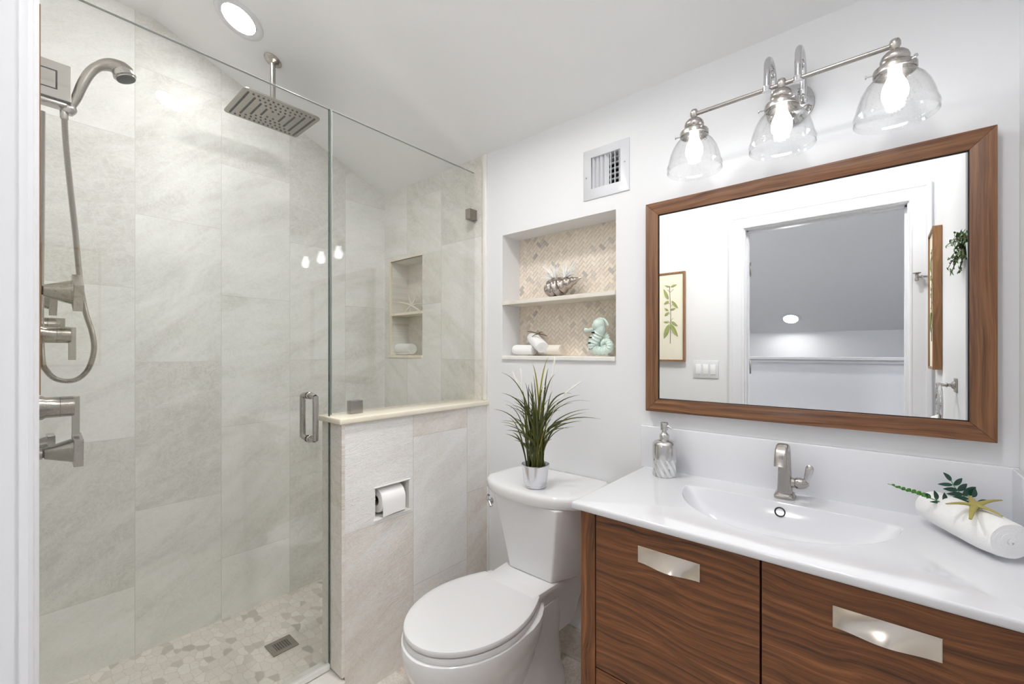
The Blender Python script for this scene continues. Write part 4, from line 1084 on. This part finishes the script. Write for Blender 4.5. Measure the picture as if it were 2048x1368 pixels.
b = BM(); tube(b, spline([sh(520, 20), sh(640, -40), sh(800, -30), sh(900, 60), sh(960, 200)], 5), [.0045+.0012*(i % 2) for i in range(21)], 10); part('crest', b, M['aqua'], t, smooth=True)
b = BM(); lathe(b, [(.0075, 0), (.0075, .002), (.005, .004), (.001, .005)], sh(465, 190, -.021), (-.9, .35, 0), 18); part('eye', b, M['aqua'], t, smooth=True)
b = BM()
for u, v, ang in ((550, 435, 5), (470, 600, 0), (435, 785, 8), (470, 980, 22)):
    q = sh(u, v); d = Vector((-.80, -.42, 0)).normalized(); c = V(q.x, q.y, q.z)+V(-.0235, .000, 0)
    box(b, c-V(.003, .0065, .0028), c+V(.003, .0065, .0028), rot=Matrix.Rotation(math.radians(-ang), 3, 'X'))
part('hole_shade_boxes', b, M['black'], t)  # black boxes stand in for the shaded holes in the body
# ---- silver shell vase with white coral
t = thing('shell_vase', 'silver seashell vase holding white coral on the upper niche shelf', 'vase', (1.585, 1.06, 1.5065))
A = onx(1100, 577, 1.585); B = onx(1158, 553, 1.580); ax = B-A; L = ax.length; pr = []
for i in range(61):
    u = i/60; r = .043*(math.sqrt(max(.0, 1-((u-.33)/.345)**2)) if u < .33 else 1-.94*((u-.33)/.67)**1.15)
    pr.append((max(.0015, r*(1+.10*math.sin(u*2*PI*6.5))), u*L*1.2-.022))
b = BM(); vr = lathe(b, pr, A, ax, 40)
a1, c1_ = frame_of(ax)
for v in b.verts:   # skew the ridges into a spiral
    d = v.co-A; ang = math.atan2(d.dot(c1_), d.dot(a1)); v.co += ax.normalized()*(.0035*math.sin(ang))
zmin = min(v.co.z for v in b.verts); bmesh.ops.translate(b, verts=b.verts, vec=(0, 0, 1.5068-zmin))
part('shell', b, M['silverg'], t, smooth=True)
b = BM(); R = random.Random(5)
for k in range(70):
    left = k % 2 == 0
    root = onx(1112 if left else 1130, 562 if left else 556, 1.583+R.uniform(-.015, .012))
    tx = R.uniform(1078, 1118) if left else R.uniform(1118, 1156); ty = (R.uniform(524, 566) if left else R.uniform(521, 548))
    if left and tx > 1105: ty = R.uniform(525, 545)
    e = onx(tx, ty, 1.583+R.uniform(-.035, .03)); m2 = root.lerp(e, .5)+V(0, 0, R.uniform(-.002, .01))
    tube(b, bez(root, m2, e, 5), [.0023, .0023, .0021, .0018, .0014, .0008], 5)
for e in ((1090, 580), (1102, 583), (1118, 572), (1095, 572)):
    root = onx(1112, 563, 1.555); E2 = onx(*e, 1.545); tube(b, bez(root, root.lerp(E2, .5)+V(-.006, 0, .006), E2, 6), [.0016]*6+[.0006], 6)
part('coral', b, M['coral'], t)

# ================================================================ SEEN IN THE MIRROR
def picture(label, C0, W2, H2, axis, dep):
    """framed botanical print; C0 = centre on the wall, axis 'x' or 'y' = facing direction"""
    t = thing('framed_print', label, 'picture', C0, group='matching framed botanical prints')
    c = Vector(C0); f = Vector((1, 0, 0)) if axis == 'x' else Vector((0, 1, 0)); s = Vector((0, 1, 0)) if axis == 'x' else Vector((-1, 0, 0)); up = V(0, 0, 1)
    def P_(a, h, d): return c+s*a+up*h+f*d
    w3 = .011
    O = [(-W2, -H2), (W2, -H2), (W2, H2), (-W2, H2)]; I = [(-W2+w3, -H2+w3), (W2-w3, -H2+w3), (W2-w3, H2-w3), (-W2+w3, H2-w3)]
    b = BM()
    for k in range(4):
        q = [O[k], O[(k+1) % 4], I[(k+1) % 4], I[k]]; loft(b, [[P_(*z, .001) for z in q], [P_(*z, dep) for z in q]], smooth=False)
    part('frame', b, M['oak'], t)
    b = BM(); q = [P_(-W2+.008, -H2+.008, dep-.006), P_(W2-.008, -H2+.008, dep-.006), P_(W2-.008, H2-.008, dep-.006), P_(-W2+.008, H2-.008, dep-.006)]; loft(b, [q, [z-f*.01 for z in q]], smooth=False); part('paper', b, M['print'], t)
    b = BM(); zz = dep-.0052; tube(b, [P_(.0, -H2*.60, zz), P_(-.004, 0, zz), P_(.004, H2*.7, zz)], .0016, 6)
    for h, a in ((.62, .03), (.62, -.04), (.35, .035), (.30, -.04), (.12, .02), (-.03, -.035), (-.08, .03)): tube(b, [P_(0, H2*h-.02, zz), P_(a*.6, H2*h, zz)], .0008, 5)
    part('drawn_stem', b, M['inkb'], t)
    b = BM()
    for h, a, da, dh, w2 in ((.68, .004, .035, .012, .005), (.68, -.004, -.042, .012, .006), (.40, .012, .034, .075, .010), (.36, .01, .034, -.02, .008), (.36, -.010, -.045, -.055, .009), (.14, .012, .028, .02, .006), (.16, .0, -.038, .008, .006), (.10, .01, .03, -.02, .007), (-.10, -.008, -.045, -.035, .008), (-.12, .012, .034, .004, .005), (-.16, -.004, -.05, -.09, .013), (-.16, .006, .038, -.10, .014)):
        leaflet(b, P_(a, H2*h, zz+.0004), P_(a+da, H2*h+dh, zz+.0004), w2, f)
    part('drawn_leaves', b, M['inkg'], t)
    return t
picture('framed botanical print left of the door casing in the mirror', (XW, 1.100, 1.508), .098, .307, 'x', .029)
picture('framed botanical print seen edge on above the towel ring in the mirror', (.225, YJ, 1.508), .115, .32, 'y', .032)
t = thing('light_switch', 'white three gang light switch plate reflected left of the door casing', 'light switch', (XW, .872, 1.150))
b = BM(); box(b, (XW+.0003, .792, 1.092), (XW+.006, .952, 1.208), .002); part('plate', b, M['trimp'], t, smooth=True)
for k in range(3):
    y = .872+(k-1)*.046
    b = BM(); box(b, (XW+.0055, y-.0165, 1.117), (XW+.0095, y+.0165, 1.183), .0015); sw = part('rocker', b, plain('switch_white_%d' % k, srgb(242, 242, 242), .3), t, smooth=True)
t = thing('robe_hook', 'small nickel robe hook reflected between door casing and side picture', 'hook', (.045, YJ, 1.643))
b = BM(); lathe(b, [(.020, 0), (.020, .003), (.013, .006), (.007, .010), (.006, .016), (.009, .020), (.006, .024), (.005, .045), (.0085, .050), (.005, .054), (.005, .062)], (.045, YJ, 1.643), (0, 1, 0), 24); part('post', b, M['nick'], t, smooth=True)
b = BM(); lathe(b, [(.005, -.020), (.008, -.018), (.008, -.006), (.006, 0), (.008, .008), (.006, .014), (.016, .019), (.017, .022), (.003, .022)], (.045, YJ+.068, 1.643), (0, 0, 1), 20); part('hook_end', b, M['nick'], t, smooth=True)
t = thing('towel_ring', 'nickel towel ring on the side wall reflected at the mirror corner', 'towel ring', (.79, YJ, 1.147))
b = BM(); box(b, (.765, YJ+.0003, 1.122), (.815, YJ+.006, 1.172), .0015); lathe(b, [(.016, 0), (.012, .006), (.006, .010), (.006, .016), (.009, .020), (.006, .024), (.006, .034), (.008, .038), (.008, .046), (.004, .048)], (.79, YJ+.006, 1.147), (0, 1, 0), 24); part('post', b, M['nick'], t, smooth=True)
b = BM(); rc_ = [V(.79+.072*math.sin(2*PI*k/48), YJ+.046, 1.073+.072*math.cos(2*PI*k/48)) for k in range(49)]; tube(b, rc_, .0062, 14); part('ring', b, M['chrome'], t, smooth=True)
b = BM()   # towel draped through the ring
rows = []
for k in range(13):
    u = k/12; x = .79+(u-.5)*.09
    prof2 = [(YJ+.030, .86), (YJ+.031, 1.0), (YJ+.036, 1.012), (YJ+.046, 1.0165), (YJ+.058, 1.010), (YJ+.062, 1.0), (YJ+.063, .84)]
    rows.append([V(x+(x-.79)*(.0 if i in (2, 3, 4) else .25), y+.003*math.sin(u*12), z+(.01*(abs(u-.5)*2)**2 if i in (2, 3, 4) else 0)) for i, (y, z) in enumerate(prof2)])
loft(b, rows, closed=False); o = part('hand_towel', b, M['towel'], None, loc=(.79, YJ+.046, 1.01), smooth=True)
so = o.modifiers.new('thick', 'SOLIDIFY'); so.thickness = .006; so.offset = 1
tag(o, 'white hand towel hanging through the towel ring', 'towel')
# small leafy plant on the side wall of the alcove, cut by the mirror frame
t = thing('hanging_plant', 'bushy green plant reflected at the right edge of the mirror', 'plant', (1.06, YS, 1.56))
b = BM(); lathe(b, [(.014, 0), (.016, .002), (.020, .050), (.021, .053), (.018, .053), (.016, .04)], (1.10, YS+.026, 1.55), (0, 0, 1), 28); box(b, (1.09, YS+.0003, 1.56), (1.11, YS+.006, 1.60), .001); part('wall_pot', b, M['trimp'], t, smooth=True)
b = BM(); R = random.Random(21); bs = BM()
for k in range(34):
    a0_ = V(1.10, YS+.026, 1.60); ex = R.uniform(.885, 1.04); e = V(ex, R.uniform(-.225, -.168*ex-.022), R.choice([R.uniform(1.60, 1.66), R.uniform(1.53, 1.60)]))
    st_ = bez(a0_, a0_.lerp(e, .5)+V(0, .01, .02), e, 6); tube(bs, st_, .001, 5)
    for q in st_[2:]:
        for s in (-1, 1):
            d = V(R.uniform(-.022, .004), R.uniform(-.008, .006), R.uniform(-.016, .016)); leaflet(b, q, q+d, .0045, V(R.uniform(-.4, .4), 1, R.uniform(-.3, .6)))
part('leaves', b, M['plantg'], t); part('stems', bs, M['inkb'], t)
